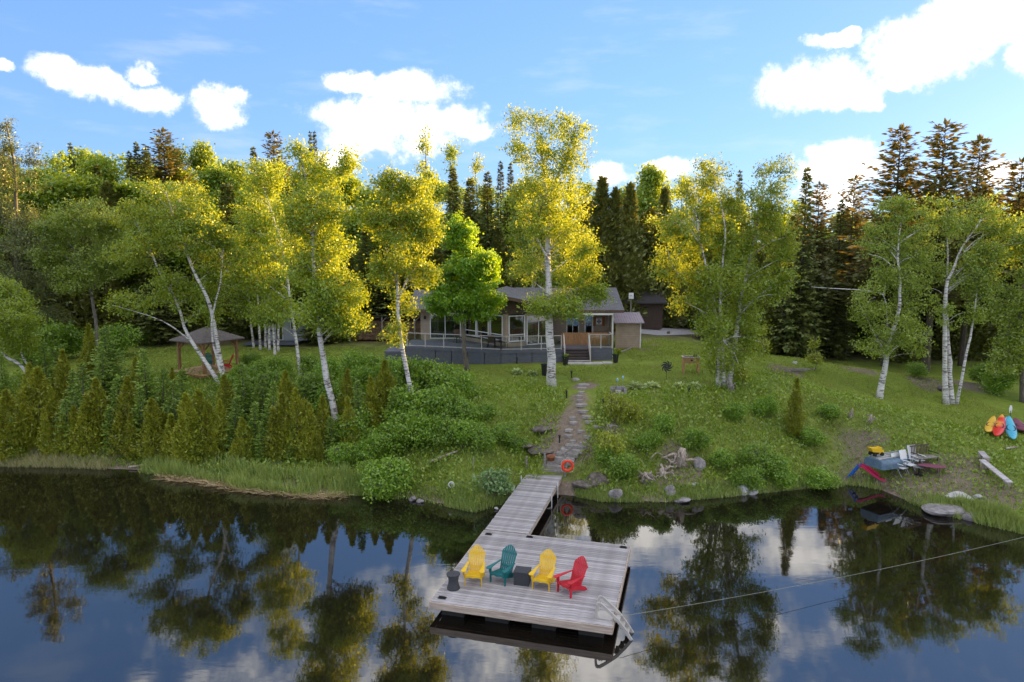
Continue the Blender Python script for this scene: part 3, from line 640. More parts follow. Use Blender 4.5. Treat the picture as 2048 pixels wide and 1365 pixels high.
# ---------------------------------------------------------------- forest behind (each tree an object of its own)
rng = random.Random(5)
SKY_X = [-300, 0, 150, 400, 560, 700, 860, 1000, 1150, 1220, 1300, 1400, 1600, 1660, 1720, 1900, 2048, 2350]
SKY_Y = [320, 305, 300, 305, 318, 338, 345, 348, 355, 375, 350, 372, 400, 432, 418, 385, 370, 360]
def side(px): return 'left of the cottage' if px < 780 else ('straight behind the cottage' if px < 1330 else 'right of the cottage')
KIND = {'spruce': ('dark spiky spruce', 'spruce tree'), 'open': ('open-branched dark spruce', 'spruce tree'), 'dcedar': ('dark dense cedar', 'cedar tree'), 'wood': ('leafy green woodland tree', 'tree'), 'aspen': ('slim airy aspen', 'tree')}
LAND = [(-60, 'past the left picture edge'), (60, 'behind the tall left pine'), (240, 'behind the grey-trunked tree'), (460, 'behind the gazebo birch'), (600, 'behind the six birch trunks'), (720, 'behind the large leaning birch'), (870, 'behind the yellow-lit birch'), (1010, 'behind the maple'), (1190, 'behind the tallest birch'), (1330, 'behind the lean-to shed'), (1600, 'behind the right birch clump'), (1720, 'beside the dead trunks'), (1860, 'behind the drooping birch'), (2000, 'behind the twin-stemmed birch'), (2110, 'at the right picture edge'), (9999, 'past the right picture edge')]
def near(px): return next(t for x, t in LAND if px < x)
ORD = ['first', 'second', 'third', 'fourth', 'fifth', 'sixth', 'seventh', 'eighth', 'ninth', 'tenth', 'eleventh', 'twelfth']
def forest_tree(px, py, D, key, label=None, width=1.0, name=None):
    tip = at(px, py, D); z = gz(tip[0], D); h = max(3.0, tip[2] - z); k = key.rstrip('0123456789'); ds, cat = KIND[k]
    lab = label
    gp = 'wood ' + side(px)
    return PR[key].put(lab, cat, (tip[0], D, z - 0.1), h, width * min(1.5, (18 / h) ** 0.35), rng.uniform(0, 6.28), gp, name)
ANCH = [(140,285,92,'spruce2','thin dark spruce spike above the yellow-green trees at far left',.8),(272,284,82,'spruce2','tallest of three dark spruces standing together left of the gazebo birches',1),(258,302,82,'spruce2','left one of three dark spruces standing together on the left skyline',1),(288,296,83,'spruce2','right one of three dark spruces standing together on the left skyline',1),
 (325,258,96,'open0','broad dark spruce topping the left skyline beside round crowns',1.2),(545,264,86,'open1','dark open spruce rising behind the yellow birch crowns',.9),(620,262,104,'spruce2','left of two thin spruce spires on the skyline left of the big cloud',.7),(629,262,105,'spruce2','right of two thin spruce spires on the skyline left of the big cloud',.7),(506,294,92,'spruce1','small dark spruce on the skyline left of the open spruce',.9),
 (350,282,99,'wood0','round green crown on the left skyline just right of the broad spruce',1),(402,280,102,'wood2','wide round green crown standing highest on the left skyline',.9),(195,302,100,'wood1','greyish green crown on the left skyline above the yellow trees',1),(430,322,84,'wood3','green crown right of the wide round crown on the left skyline',1),
 (108,298,84,'wood0','yellow-lit leafy tree behind the tall left pine',.9),(178,345,74,'wood2','bright green rounded tree in front of the three dark spruces',.8),(75,330,78,'wood1','leafy tree directly behind the tall left pine',.9),
 (850,246,74,'aspen0','tall sparse aspen against the big white cloud',.9),(905,276,80,'aspen1','airy aspen just right of the tall sparse aspen',1),(955,298,84,'aspen0','thin yellowish aspen left of the tall birch on the skyline',.9),
 (905,335,71,'spruce1','dark pointed spruce right of the round yellow birch crown',1),(975,343,71,'spruce1','dark pointed spruce midway between birch crown and tall birch',1),(940,356,72,'spruce0','dark spruce between two taller pointed ones behind the maple',1),(1001,322,84,'spruce2','narrow spruce tip close left of the tall central birch',.9),(1021,326,84,'spruce2','narrow spruce tip touching the tall central birch crown',.9),
 (1205,350,66,'dcedar0','brown-tinged cedar right of the tall central birch',1.1),(1232,372,66,'dcedar1','dark cedar behind the right end of the cottage roof',1.1),(1262,362,68,'dcedar1','dark cedar above the small metal-roofed shed',1.1),(1300,322,86,'wood1','leafy crown on the skyline left of the right birch clump',.9),(1330,372,70,'dcedar0','dark cedar at the left edge of the right birch clump',1),(1370,340,84,'aspen1','thin aspen behind the right birch clump',1),(1480,340,80,'spruce2','slim spruce tip between the two tops of the right birch clump',.8),
 (1615,335,60,'spruce1','tall slender dark spruce right of the birch clump',.85),(1640,365,72,'open1','ragged pine-like spruce right behind the tall slender spruce',.9),(1710,352,66,'open1','ragged spruce left of the three tall open conifers',.8),(1684,398,64,'spruce2','short pointed dark spruce left of the three tall open conifers',1),
 (1803,253,58,'open0','leftmost of three tall open conifers at the right against the sky',1.05),(1892,242,55,'open1','middle and tallest of three tall open conifers at the right',1.05),(1962,274,58,'open0','rightmost of three tall open conifers at the right',.95),(2046,318,56,'open1','open conifer cut by the right edge of the picture',1.1)]
for px, py, D, key, lab, wd in ANCH: forest_tree(px, py, D, key, lab, wd)
px = -260; ROWS = []
while px < 2420:                                             # rows of the wood, front to back
    for row, (D0, D1, o0, o1, kinds) in enumerate([(61, 67, 90, 190, ['spruce0', 'dcedar0', 'spruce1', 'dcedar1', 'wood1']), (71, 80, 28, 90, ['wood0', 'spruce1', 'wood2', 'spruce2', 'dcedar1', 'wood3']), (88, 104, -8, 30, ['wood0', 'wood2', 'wood1', 'spruce2', 'wood3'])]):
        x = px + rng.uniform(-26, 26); D = rng.uniform(D0, D1); k = rng.choice(kinds)
        if 1180 < x < 1380 and row < 2: k = rng.choice(['dcedar0', 'dcedar1', 'spruce0'])
        if x > 1560 and row < 2: k = rng.choice(['spruce0', 'spruce1', 'dcedar0', 'wood3'])
        if row == 0 and 730 < x < 1260: D = rng.uniform(68, 72)
        if row == 0 and 1270 < x < 1430: D = rng.uniform(70, 74)
        y = np.interp(x, SKY_X, SKY_Y) + rng.uniform(o0, o1)
        ROWS.append((x, y, D, k, rng.uniform(1.05, 1.45), ('front', 'middle', 'back')[row]))
    px += 36

def fkey(r): return (KIND[r[3].rstrip('0123456789')][0], r[5], near(r[0]))
for r in ROWS:
    same = sorted(q[0] for q in ROWS if fkey(q) == fkey(r)); a, b, c = fkey(r)
    forest_tree(*r[:4], '%s, %s row %s%s' % (a, b, c, '' if len(same) == 1 or 'past' in c else ', %s from left' % ORD[same.index(r[0])]), r[4])

# ---------------------------------------------------------------- trees one by one
hero('birch_tree', 'bushy birch with two white stems leaning out of the left picture edge', [([(70,782),(48,738),(15,715),(-12,690),(-25,640)], .13, .05), ([(66,776),(62,740),(46,715),(38,670),(30,600)], .09, .02)],
     [(22,645,58,52),(8,585,42,38),(45,605,30,30),(40,690,40,22),(-20,650,50,60)], L_birch, M_birch, 420, 36, (0.14, 0.10), .26, 101)
hero('birch_tree', 'white birch with several leaning stems in front of the gazebo', [([(452,778),(441,720),(427,640),(412,590),(386,540),(365,480),(346,430),(332,385)], .17, .03), ([(447,778),(398,705),(371,660),(356,610),(322,550),(291,480),(268,440)], .14, .03), ([(449,770),(428,690),(424,640),(440,570),(445,520)], .10, .02)],
     [(352,392,72,42),(275,425,50,32),(392,465,66,46),(305,478,58,36),(432,535,46,56),(258,508,50,26),(402,600,54,44),(285,602,70,24),(332,560,46,30),(448,480,30,40),(345,440,60,36)], L_birch, M_birch, 760, 30, (0.15, 0.11), .30, 102, nlimb=36)
for i, (bx, by, tx, ty, cx, cy) in enumerate([(508,695,492,560,480,560),(521,700,512,520,505,500),(531,695,528,540,520,575),(539,700,535,500,530,450),(550,711,540,540,560,560),(556,703,560,530,575,510)]):
    hero('birch_tree', '%s of six white birch trunks bunched beside the small grey cabin' % ['leftmost', 'second from left', 'third from left', 'third from right', 'second from right', 'rightmost'][i],
         [([(bx,by),((bx*2+tx)/3,(by*2+ty)/3),(tx,ty),(cx,cy-60)], .12, .02)], [(cx,cy,40,50),(cx-10,cy-50,32,36),(cx+12,cy+52,34,28)], L_birch, M_birch, 200, 26, (0.17, 0.12), .32, 110 + i, nlimb=12)
hero('birch_tree', 'large leaning white birch rising from the left bank nearest the water', [([(680,872),(662,800),(646,715),(638,660),(631,600),(627,520),(625,450),(615,380),(600,300)], .20, .03), ([(627,475),(645,430),(665,390),(690,335)], .08, .02), ([(634,640),(668,600),(705,560)], .05, .015)],
     [(640,345,56,38),(598,298,26,24,.7),(694,312,30,28,.6),(642,410,68,48),(662,500,58,52),(618,540,54,46),(684,590,50,50),(700,640,42,28),(640,620,56,40),(590,440,44,46),(640,590,24,60)], L_birch, M_birch, 900, 30, (0.14, 0.10), .28, 120, nlimb=40)
hero('birch_tree', 'slimmer birch standing behind and left of the large leaning birch', [([(602,757),(593,690),(580,600),(566,500),(552,450),(532,390)], .13, .02)],
     [(532,350,46,38),(520,420,52,46),(560,480,46,46),(518,540,46,56),(545,615,56,36),(500,470,34,40)], L_birch, M_birch, 520, 28, (0.15, 0.11), .30, 121)
hero('birch_tree', 'yellow-lit birch with one curved white trunk left of the maple', [([(838,847),(818,760),(804,690),(797,640),(795,580),(792,520),(789,470),(783,410),(790,350)], .15, .02), ([(793,562),(776,515),(768,465)], .06, .015), ([(796,600),(822,545),(858,500)], .05, .015)],
     [(782,368,46,32),(832,372,38,28),(800,430,66,46),(850,440,38,44),(760,440,32,34),(800,500,58,42),(848,545,32,32),(768,545,36,30),(812,602,28,28,.8),(796,655,26,22,.8),(785,668,24,20,.6)], L_birch, M_birch, 640, 28, (0.14, 0.10), .27, 122, nlimb=34)
hero('maple_tree', 'full green maple in front of the cottage deck, right side sunlit', [([(935,742),(929,690),(926,640),(927,590),(930,520),(925,460)], .17, .03), ([(926,620),(950,580),(970,540)], .08, .02), ([(926,610),(900,580),(885,550)], .08, .02)],
     [(920,465,42,36),(942,525,58,46),(900,565,48,42),(968,580,40,42),(930,606,58,32),(985,610,28,28),(880,598,32,26)], L_maple, M_bark, 620, 46, (0.17, 0.15), .27, 123, nlimb=34)
hero('birch_tree', 'tallest birch with thick white trunk in front of the cottage steps', [([(1103,772),(1101,700),(1098,600),(1096,500),(1094,420),(1090,360),(1084,300),(1072,245)], .29, .03), ([(1095,405),(1116,350),(1140,290),(1152,240)], .11, .02), ([(1097,520),(1070,470),(1050,420)], .07, .02), ([(1099,640),(1130,600),(1170,560)], .05, .015)],
     [(1038,240,40,32,.7),(1100,248,56,32,.8),(1150,252,42,36,.7),(1058,300,52,38,.75),(1134,310,52,38,.8),(1100,370,64,42,.8),(1090,430,60,46),(1160,560,54,46),(1130,610,60,30),(1180,515,34,40),(1190,590,30,26),(1075,605,36,24),(1060,520,40,40),(1140,470,44,44)], L_birch, M_birch, 860, 26, (0.14, 0.10), .28, 124, nlimb=46)
hero('birch_tree', 'glowing yellow birch crown behind the cottage roof and the tallest birch', [([(1066,600),(1065,520),(1070,420)], .15, .03)], [(1050,400,44,46),(1095,395,60,50),(1150,410,40,46),(1060,470,50,50),(1130,480,56,50),(1040,540,36,34),(1100,550,60,40)], L_birch, M_birch, 560, 26, (0.18, 0.13), .34, 125, D=56)
hero('birch_tree', 'broad many-stemmed birch clump at the top of the right bank', [([(1437,775),(1436,700),(1431,640),(1427,600),(1415,540),(1400,480),(1392,430)], .15, .03), ([(1457,777),(1474,660),(1481,600),(1495,540),(1508,480),(1520,420),(1532,350)], .16, .02), ([(1447,776),(1446,700),(1440,600),(1446,520),(1450,450),(1428,360)], .12, .02), ([(1428,610),(1390,580),(1350,540),(1335,500)], .06, .02)],
     [(1422,335,40,36,.7),(1402,392,52,46),(1342,450,46,50),(1420,460,56,56),(1550,335,44,32,.8),(1542,400,46,50),(1470,400,38,46),(1482,480,46,46),(1562,480,36,50),(1352,530,50,46),(1422,560,56,46),(1512,570,56,46),(1572,550,28,38),(1380,600,46,32),(1482,640,52,46),(1422,660,46,46),(1442,718,54,38),(1500,698,36,28)], L_birch, M_birch, 1250, 28, (0.14, 0.10), .28, 126, nlimb=56)
hero('birch_tree', 'drooping birch with a bare sideways branch on the right lawn', [([(1758,797),(1768,740),(1776,690),(1796,630),(1801,580),(1796,520),(1802,440)], .20, .03), ([(1771,712),(1742,655),(1718,605)], .06, .02), ([(1776,690),(1770,600),(1745,584),(1700,579),(1655,577),(1622,574)], .045, .012)],
     [(1792,418,48,36),(1762,480,46,46),(1832,490,46,48),(1792,550,56,46),(1742,605,42,42),(1832,600,42,46),(1790,660,56,42),(1750,690,42,26),(1838,678,28,36)], L_aspen, M_birch, 600, 27, (0.13, 0.09), .25, 127, nlimb=34)
hero('birch_tree', 'twin-stemmed tall white birch at the right beside the kayaks', [([(1893,808),(1890,740),(1889,640),(1893,570),(1908,535),(1927,490),(1962,440)], .17, .03), ([(1904,808),(1899,720),(1893,620),(1895,520),(1893,410)], .15, .02)],
     [(1900,450,50,46,.8),(1960,428,52,42,.8),(2005,468,44,50,.8),(1882,540,44,42,.7),(1952,540,50,44,.8),(1900,632,32,26,.7),(1880,420,40,40,.7)], L_aspen, M_birch, 360, 22, (0.14, 0.10), .26, 128, nlimb=30)
hero('birch_tree', 'thin white birch leaning right, next to the twin-stemmed one', [([(1913,808),(1930,722),(1945,650),(1955,570),(1963,490)], .10, .02)], [(1962,560,36,40,.7),(1972,500,36,36),(1950,620,28,24,.5)], L_aspen, M_birch, 170, 24, (0.14, 0.10), .26, 129, nlimb=10)
hero('broadleaf_tree', 'leafy dark-trunked tree filling the right picture edge', [([(2046,805),(2044,720),(2040,640),(2045,560),(2050,440)], .17, .03)], [(2030,600,54,70),(2040,690,46,46),(2004,722,36,34),(2055,480,60,60),(2085,600,50,80),(2080,720,50,50)], L_aspen, M_bark, 480, 28, (0.16, 0.12), .30, 130)
hero('aspen_tree', 'grey-trunked leafy tree in front of the dark pine at left', [([(197,705),(191,640),(181,585),(160,540),(148,500)], .19, .03), ([(182,592),(205,532),(216,480)], .10, .02)],
     [(110,450,50,36),(170,428,56,40),(232,450,46,36),(122,508,46,36),(200,520,54,40),(250,508,32,36),(152,560,46,26),(95,520,34,32)], L_aspen, M_bark, 640, 32, (0.17, 0.12), .32, 131, D=52)
# the tall pine at the left
hero('pine_tree', 'tall dark pine at the left picture edge with ragged top', [([(40,690),(36,560),(33,420),(28,330),(12,245)], .28, .04)],
     [(8,262,26,22,.8),(38,290,36,16,.8),(0,310,46,22),(62,325,30,16,.8),(20,360,70,26),(0,420,80,30),(60,440,50,24),(20,490,90,36),(-20,560,70,36),(60,560,70,34),(20,630,90,36),(80,640,60,30)], L_spruce, M_bark, 760, 26, (0.26, 0.07), .30, 132, cat='pine tree', D=54, nlimb=50, sag=-0.2)
for lab, pts, r in (('bare grey dead trunk standing at the edge of the right wood', [(1651,702),(1650,640),(1648,590),(1647,545)], .16), ('bare grey dead trunk with ragged base right of the first one', [(1689,708),(1690,670),(1692,640),(1693,560)], .19)):
    b = g(*pts[0]); w = MB(); P = [at(x, y, b[1]) - b for x, y in pts]; P[0][2] -= .3; w.tube(smooth_path(P, 9), np.linspace(r, r * .5, 9), 8); rr = random.Random(int(r * 100))
    for k in range(9):
        z = rr.uniform(1.5, P[-1][2]); a = rr.uniform(0, 6.28); c = [np.interp(z, [p[2] for p in P], [p[i] for p in P]) for i in (0, 1)]; l = rr.uniform(.3, .9); w.tube([(c[0], c[1], z), (c[0] + l * math.cos(a), c[1] + l * math.sin(a), z - .1)], [.022, .006], 4)
    t = thing('dead_tree', lab, 'dead tree', tuple(b)); w.build('trunk', M_greywood, t, smooth=True)

# young evergreens on the left bank: tip x, tip y, base y, width factor, kind
YOUNG = [(22,778,912,1.1,'cedar0'),(52,800,905,1.1,'cedar2'),(84,738,890,1.0,'cedar2'),(112,760,895,.9,'cedar1'),(140,790,905,1.0,'fir2'),(172,728,892,.9,'fir0'),(182,655,765,.9,'cedar3'),(222,655,775,1.2,'fir2'),(212,750,898,.9,'cedar1'),(240,760,880,1.0,'fir1'),
 (258,752,905,.95,'cedar0'),(298,698,835,1.0,'fir0'),(287,770,908,.9,'fir1'),(318,790,915,1.1,'cedar2'),(352,770,900,1.0,'fir2'),(382,795,925,1.1,'cedar2'),(412,765,915,1.0,'cedar0'),(440,800,915,1.0,'cedar2'),(470,790,915,1.0,'fir1'),(495,733,860,.9,'fir0'),
 (512,800,915,1.0,'fir2'),(546,766,905,1.0,'fir0'),(572,790,915,1.0,'cedar1'),(597,778,912,1.0,'cedar0'),(622,800,912,1.1,'cedar2'),(650,790,900,1.0,'cedar3'),(705,790,905,1.0,'cedar1'),(722,755,880,1.0,'fir1'),(747,742,860,1.0,'cedar0'),(770,720,840,1.0,'cedar2'),(790,770,870,1.0,'fir0'),(690,745,850,1.0,'cedar3'),
 (660,730,830,1.0,'fir1'),(572,740,840,1.0,'cedar2'),(530,750,850,1.0,'fir2'),(132,700,800,1.0,'cedar1'),(60,720,820,1.1,'cedar0'),(-25,770,905,1.2,'cedar2'),(8,715,810,1.0,'fir1'),(345,725,830,.9,'cedar3'),(35,830,918,.9,'fir0'),(100,820,912,1.0,'cedar3'),(128,830,912,.9,'cedar0'),(158,815,910,1.0,'cedar2'),(190,790,905,1.0,'cedar0'),(230,815,912,1.0,'fir1'),(270,825,918,1.0,'cedar3'),(302,835,920,.9,'fir0'),(345,830,922,1.0,'cedar1'),(365,740,850,1.0,'fir1'),(398,840,925,.9,'fir2'),(425,850,925,1.0,'cedar3'),(455,745,850,1.0,'cedar1'),(488,840,922,1.0,'cedar0'),(528,845,922,.9,'fir1'),(560,850,922,1.0,'cedar2'),(585,845,922,.9,'fir0'),(612,735,830,1.0,'fir2'),(640,850,920,.9,'cedar1'),(665,840,915,1.0,'fir2'),(150,740,850,1.0,'fir1'),(275,720,820,1.0,'cedar1'),(325,745,850,1.0,'fir0'),(205,700,800,1.0,'fir2'),(95,690,790,1.0,'fir0')]
PLACE = {0: 'the far left shore', 1: 'the bank below the gazebo', 2: 'the bank below the birch row', 3: 'the bank by the large birch'}
ORD = ['first', 'second', 'third', 'fourth', 'fifth', 'sixth', 'seventh', 'eighth', 'ninth', 'tenth', 'eleventh', 'twelfth']
def ordinals(keys, xs):
    """which one of its look-alikes, counted from the left; empty for a loner"""
    out = []
    for k, x in zip(keys, xs):
        same = sorted(q for kk, q in zip(keys, xs) if kk == k); out.append('' if len(same) == 1 else ', %s from left' % ORD[same.index(x)])
    return out
def yz(tx, by, key): return ('fir' if key[0] == 'f' else 'cedar', 0 if tx < 150 else (1 if tx < 440 else (2 if tx < 600 else 3)), 'at the waterline' if by > 890 else ('higher up' if by < 845 else 'mid-slope'))
YO = ordinals([yz(a[0], a[2], a[4]) for a in YOUNG], [a[0] for a in YOUNG])
for i, (tx, ty, by, wd, key) in enumerate(YOUNG):
    b = g(tx, by); top = at(tx, ty, b[1]); h = top[2] - b[2]; k = 'fir' if key[0] == 'f' else 'cedar'; zone = 0 if tx < 150 else (1 if tx < 440 else (2 if tx < 600 else 3))
    front = 'at the waterline' if by > 890 else ('higher up' if by < 845 else 'mid-slope')
    PR[key].put('%s %s on %s%s' % ('green young fir' if k == 'fir' else 'olive young cedar', front, PLACE[zone], YO[i]), k + ' tree', (b[0], b[1], b[2] - .05), h * rng.uniform(.92, 1.1), wd * rng.uniform(.95, 1.3), rng.uniform(0, 6.28), 'young evergreens on the left bank', lean=(rng.uniform(-.07, .07), rng.uniform(-.07, .07)))
b = g(1588, 868); PR['cedar1'].put('single dark young cedar alone on the right bank', 'cedar tree', tuple(b), at(1588, 755, b[1])[2] - b[2], .9)
for tx, ty, by, lab in ((1627, 672, 742, 'small bright sapling on the right lawn'), (1524, 648, 712, 'pale sapling right behind the birch clump'), (1480, 700, 775, 'leafy sapling shoot hugging the right birch clump')):
    b = g(tx, by); PR['sapling'].put(lab, 'tree', tuple(b), at(tx, ty, b[1])[2] - b[2], 1.1)

# shrubs: x, top y, base y, kind
SHR = [(775,712,790,'bush0'),(812,705,780,'bush1'),(850,708,790,'bush2'),(885,722,800,'bush3'),(915,735,800,'bush1'),(820,760,850,'bush1'),(862,770,860,'bush0'),(900,775,850,'bush2'),(935,790,850,'bush0'),(850,815,890,'bush3'),(890,820,890,'bush1'),(930,830,895,'bush2'),(970,845,900,'bush0'),(800,830,905,'bush3'),(760,850,915,'bush1'),
       (740,700,765,'bush2'),(710,700,760,'bush0'),(693,820,900,'bush0'),(735,870,930,'bush2'),(690,880,930,'bush1'),(560,705,760,'bush3'),(500,700,740,'bush1'),(470,745,800,'bush0'),(790,900,985,'bush2'),(763,920,1000,'bush0'),(975,800,840,'bush2'),(1010,840,885,'bush1'),(1030,870,905,'bush3'),
       (478,722,770,'bush2'),(520,722,775,'bush0'),(548,735,790,'bush1'),(628,735,800,'bush3'),(660,715,775,'bush0'),(700,735,800,'bush2'),(672,755,830,'bush1'),(742,725,790,'bush3'),(768,745,820,'bush0'),(615,700,752,'bush2'),(725,700,752,'bush1'),
       (235,640,715,'bush1'),(300,640,690,'bush3'),(120,640,720,'bush0'),(60,640,730,'bush1'),(1330,820,870,'bush2'),(1390,850,900,'bush0'),(1510,880,940,'bush1'),(1540,900,960,'bush3'),(1440,890,940,'bush2'),(1620,850,890,'bush1'),(1490,930,985,'bush0'),(1570,930,975,'bush2'),(1240,900,960,'bush3'),(1210,880,930,'bush1'),
       (1640,930,975,'bush1'),(1300,860,900,'bush0'),(1470,800,840,'bush3'),(1660,800,835,'bush2'),(1530,790,835,'bush0'),(1740,660,710,'bush1'),(1990,730,790,'bush3'),(1960,720,770,'bush0'),(1830,720,755,'bush1')]
def szone(tx, by):
    if 690 < tx < 960 and by < 812: return 'under the cottage deck'
    if 690 < tx < 1100: return 'on the %s bank left of the stone path' % ('upper' if by < 865 else 'lower')
    if 1100 < tx < 1700: return 'on the %s bank right of the dock' % ('upper' if by < 905 else 'lower')
    return 'at the edge of the right wood' if tx >= 1700 else ('on the left lawn by the wood' if by < 740 else 'on the left bank')
SO = ordinals([szone(a[0], a[2]) for a in SHR], [a[0] for a in SHR])
for i, (tx, ty, by, key) in enumerate(SHR):
    b = g(tx, by); h = max(.35, at(tx, ty, b[1])[2] - b[2])
    wh = szone(tx, by)
    PR[key].put('leafy green shrub ' + wh + SO[i], 'shrub', (b[0], b[1], b[2] - .05), h, 1.0 * (1.15 if h > 1.2 else 1.5), rng.uniform(0, 6.28), 'shrubs ' + wh)
for tx, ty, by, key, lab in ((990,940,1000,'fern','pale feathery shrub left of the dock ramp'),(1235,785,845,'lime','yellow-green shrub below the stone ornament'),(1265,800,845,'lime','smaller yellow-green shrub right of the first'),(1222,862,925,'lime','olive shrub beside the shore steps handrail'),(1245,575,650,'bush0','dark shrub behind the cottage shed')):
    b = g(tx, by); PR[key].put(lab, 'shrub', tuple(b), at(tx, ty, b[1])[2] - b[2], .62 if key == 'lime' else 1.05, 1.0)

# ---------------------------------------------------------------- ground cover that nobody could count
def scatter(n, x0, x1, y0, y1, keep, seed):
    rs = np.random.RandomState(seed); X = rs.uniform(x0, x1, n); Y = rs.uniform(y0, y1, n); sh = np.interp(X, SHX, SHY); d = Y - sh; k = keep(X, Y, d); return X[k], Y[k], d[k], rs
def wbank(X): return np.interp(X, [-60, -20, -10, -5, 0, 3, 12, 16, 21, 26, 40], [11, 11, 9.5, 10, 9, 7.2, 7.6, 11, 13, 11, 9])
PATHX = np.array([g(x, y)[:2] for x, y in ((1120,925),(1135,890),(1150,850),(1160,810),(1165,775))])
def offpath(X, Y): return np.abs(X - np.interp(Y, PATHX[:, 1], PATHX[:, 0])) > np.interp(Y, [31, 40, 41], [0.9, 0.8, 0])
def upleaf(rs, n, tilt): 
    a = rs.uniform(0, 6.28, n); return np.stack([np.cos(a) * tilt, np.sin(a) * tilt, np.ones(n)], -1) + rs.normal(0, .2, (n, 3))
def stuff(name, lab, me, loc=(0, 0, 0)): return tag(obj(name, me, None), lab, None, None, 'stuff')
X, Y, d, rs = scatter(190000, -34, 32, 26, 48, lambda X, Y, d: (d > 0.15) & (d < wbank(X) * 1.0) & offpath(X, Y), 1)
cl = fbm(X, Y, 0.9, 21) + 0.5 * fbm(X, Y, 2.6, 22); keep = (rs.uniform(0, 1, len(X)) < np.clip(0.62 + cl * 0.45, 0.1, 1)) & ((X < 15.5) | (rs.uniform(0, 1, len(X)) < 0.6)); keep &= ~((X > 0) & (fbm(X, Y, 0.55, 61) + .4 * fbm(X, Y, 1.7, 62) > .62) & (rs.uniform(0, 1, len(X)) < .75)); X, Y, d, cl = X[keep], Y[keep], d[keep], cl[keep]; n = len(X)
hz = rs.uniform(0, 1, n) ** 1.5 * np.clip(0.18 + 0.45 * (cl + 0.45), 0.05, 0.95) * np.where(X > 15, .5, 1.0); Z = terrain(X, Y) + hz
stuff('bank_weeds', 'dense low weeds and leafy ground cover over the bank', leaf_mesh('bank_weeds', np.stack([X, Y, Z], -1), upleaf(rs, n, 1.3), rand_dirs(rs, n) + np.array([0, 0, .8]), rs.uniform(.08, .24, n), rs.uniform(.05, .14, n), L_weed))
X, Y, d, rs = scatter(120000, -34, 32, 26, 48, lambda X, Y, d: (d > 0.0) & (d < wbank(X)) & offpath(X, Y), 2)
n = len(X); stuff('bank_grass', 'tall rough grass among the weeds on the bank', leaf_mesh('bank_grass', np.stack([X, Y, terrain(X, Y) - .02], -1), upleaf(rs, n, .45), rand_dirs(rs, n), rs.uniform(.12, .42, n) * np.where(X > 15, .55, 1), rs.uniform(.02, .04, n), L_weed))
X, Y, d, rs = scatter(230000, -32, 30, 32, 60, lambda X, Y, d: (d > wbank(X) * .9) & offpath(X, Y) & ~((X > -9) & (X < 8.6) & (Y > 46.6)), 3)
keep = (fbm(X, Y, 1.3, 33) > -0.55); X, Y = X[keep], Y[keep]; n = len(X)
stuff('lawn_grass', 'short mown grass of the lawn', leaf_mesh('lawn_grass', np.stack([X, Y, terrain(X, Y) - .01], -1), upleaf(rs, n, .7), rand_dirs(rs, n), rs.uniform(.04, .15, n) * (1 + .5 * fbm(X, Y, 1.1, 55)), rs.uniform(.02, .045, n), L_grass))
REED = [(285,470,-.5,1.2,9000,.9),(470,690,-.7,1.0,14000,1.0),(690,800,-.5,.8,4000,.8),(880,1010,-.3,1.0,5000,.55),(1800,1900,-.8,.5,1500,.6),(1930,2048,-.8,.8,4500,.8),(1660,1760,-.3,.6,1800,.5),(1200,1330,-.2,.4,1500,.4),(800,900,-.3,.6,2500,.5),(1150,1420,-.15,.7,6500,.42),(1420,1700,-.15,.7,6500,.42),(690,1050,-.1,.6,5000,.4),(1880,2048,-.6,.9,3000,.5)]
PS = []; LS = []; rs = np.random.RandomState(9)
for xa, xb, d0, d1, n, h in REED:
    A = on_z(xa, np.interp(xa, [p[0] for p in SHORE_PX], [p[1] for p in SHORE_PX]), 0)[0]; B = on_z(xb, np.interp(xb, [p[0] for p in SHORE_PX], [p[1] for p in SHORE_PX]), 0)[0]
    X = rs.uniform(A, B, n); dd = rs.uniform(d0, d1, n); k = rs.uniform(0, 1, n) < np.clip(.75 + fbm(X, dd, 1.6, 41), .05, 1); X, dd = X[k], dd[k]
    Y = np.interp(X, SHX, SHY) + dd; PS.append(np.stack([X, Y, np.maximum(terrain(X, Y), -.12)], -1)); LS.append(rs.uniform(.3, 1.0, len(X)) ** .8 * h * (0.75 + 0.45 * (fbm(X, dd, 2.2, 43) + .3)))
P = np.vstack(PS); L = np.concatenate(LS); n = len(P)
stuff('shore_reeds', 'green reeds and sedge standing along the waterline', leaf_mesh('shore_reeds', P, upleaf(rs, n, .22), rand_dirs(rs, n), L, rs.uniform(.018, .042, n), L_reed))
X = rs.uniform(on_z(0, 925, 0)[0] - 3, on_z(235, 930, 0)[0], 7000); dd = rs.uniform(-.3, 1.6, 7000); Y = np.interp(X, SHX, SHY) + dd
stuff('pale_shore_grass', 'pale grey-green grass fringe along the far left shore', leaf_mesh('pale_shore_grass', np.stack([X, Y, np.maximum(terrain(X, Y), -.05)], -1), upleaf(rs, 7000, .5), rand_dirs(rs, 7000), rs.uniform(.25, .6, 7000), rs.uniform(.02, .03, 7000), L_pale))
n = 1500; X = rs.uniform(on_z(330, 950, 0)[0], on_z(700, 985, 0)[0], n); Y = np.interp(X, SHX, SHY) + rs.uniform(-1.0, -.35, n)
stuff('dry_stalks', 'bleached broken stalks lying in the shallows below the reeds', leaf_mesh('dry_stalks', np.stack([X, Y, rs.uniform(0, .12, n)], -1), upleaf(rs, n, 1.6) * np.array([1, 1, .35]), rand_dirs(rs, n), rs.uniform(.25, .7, n), rs.uniform(.015, .03, n), L_dry))

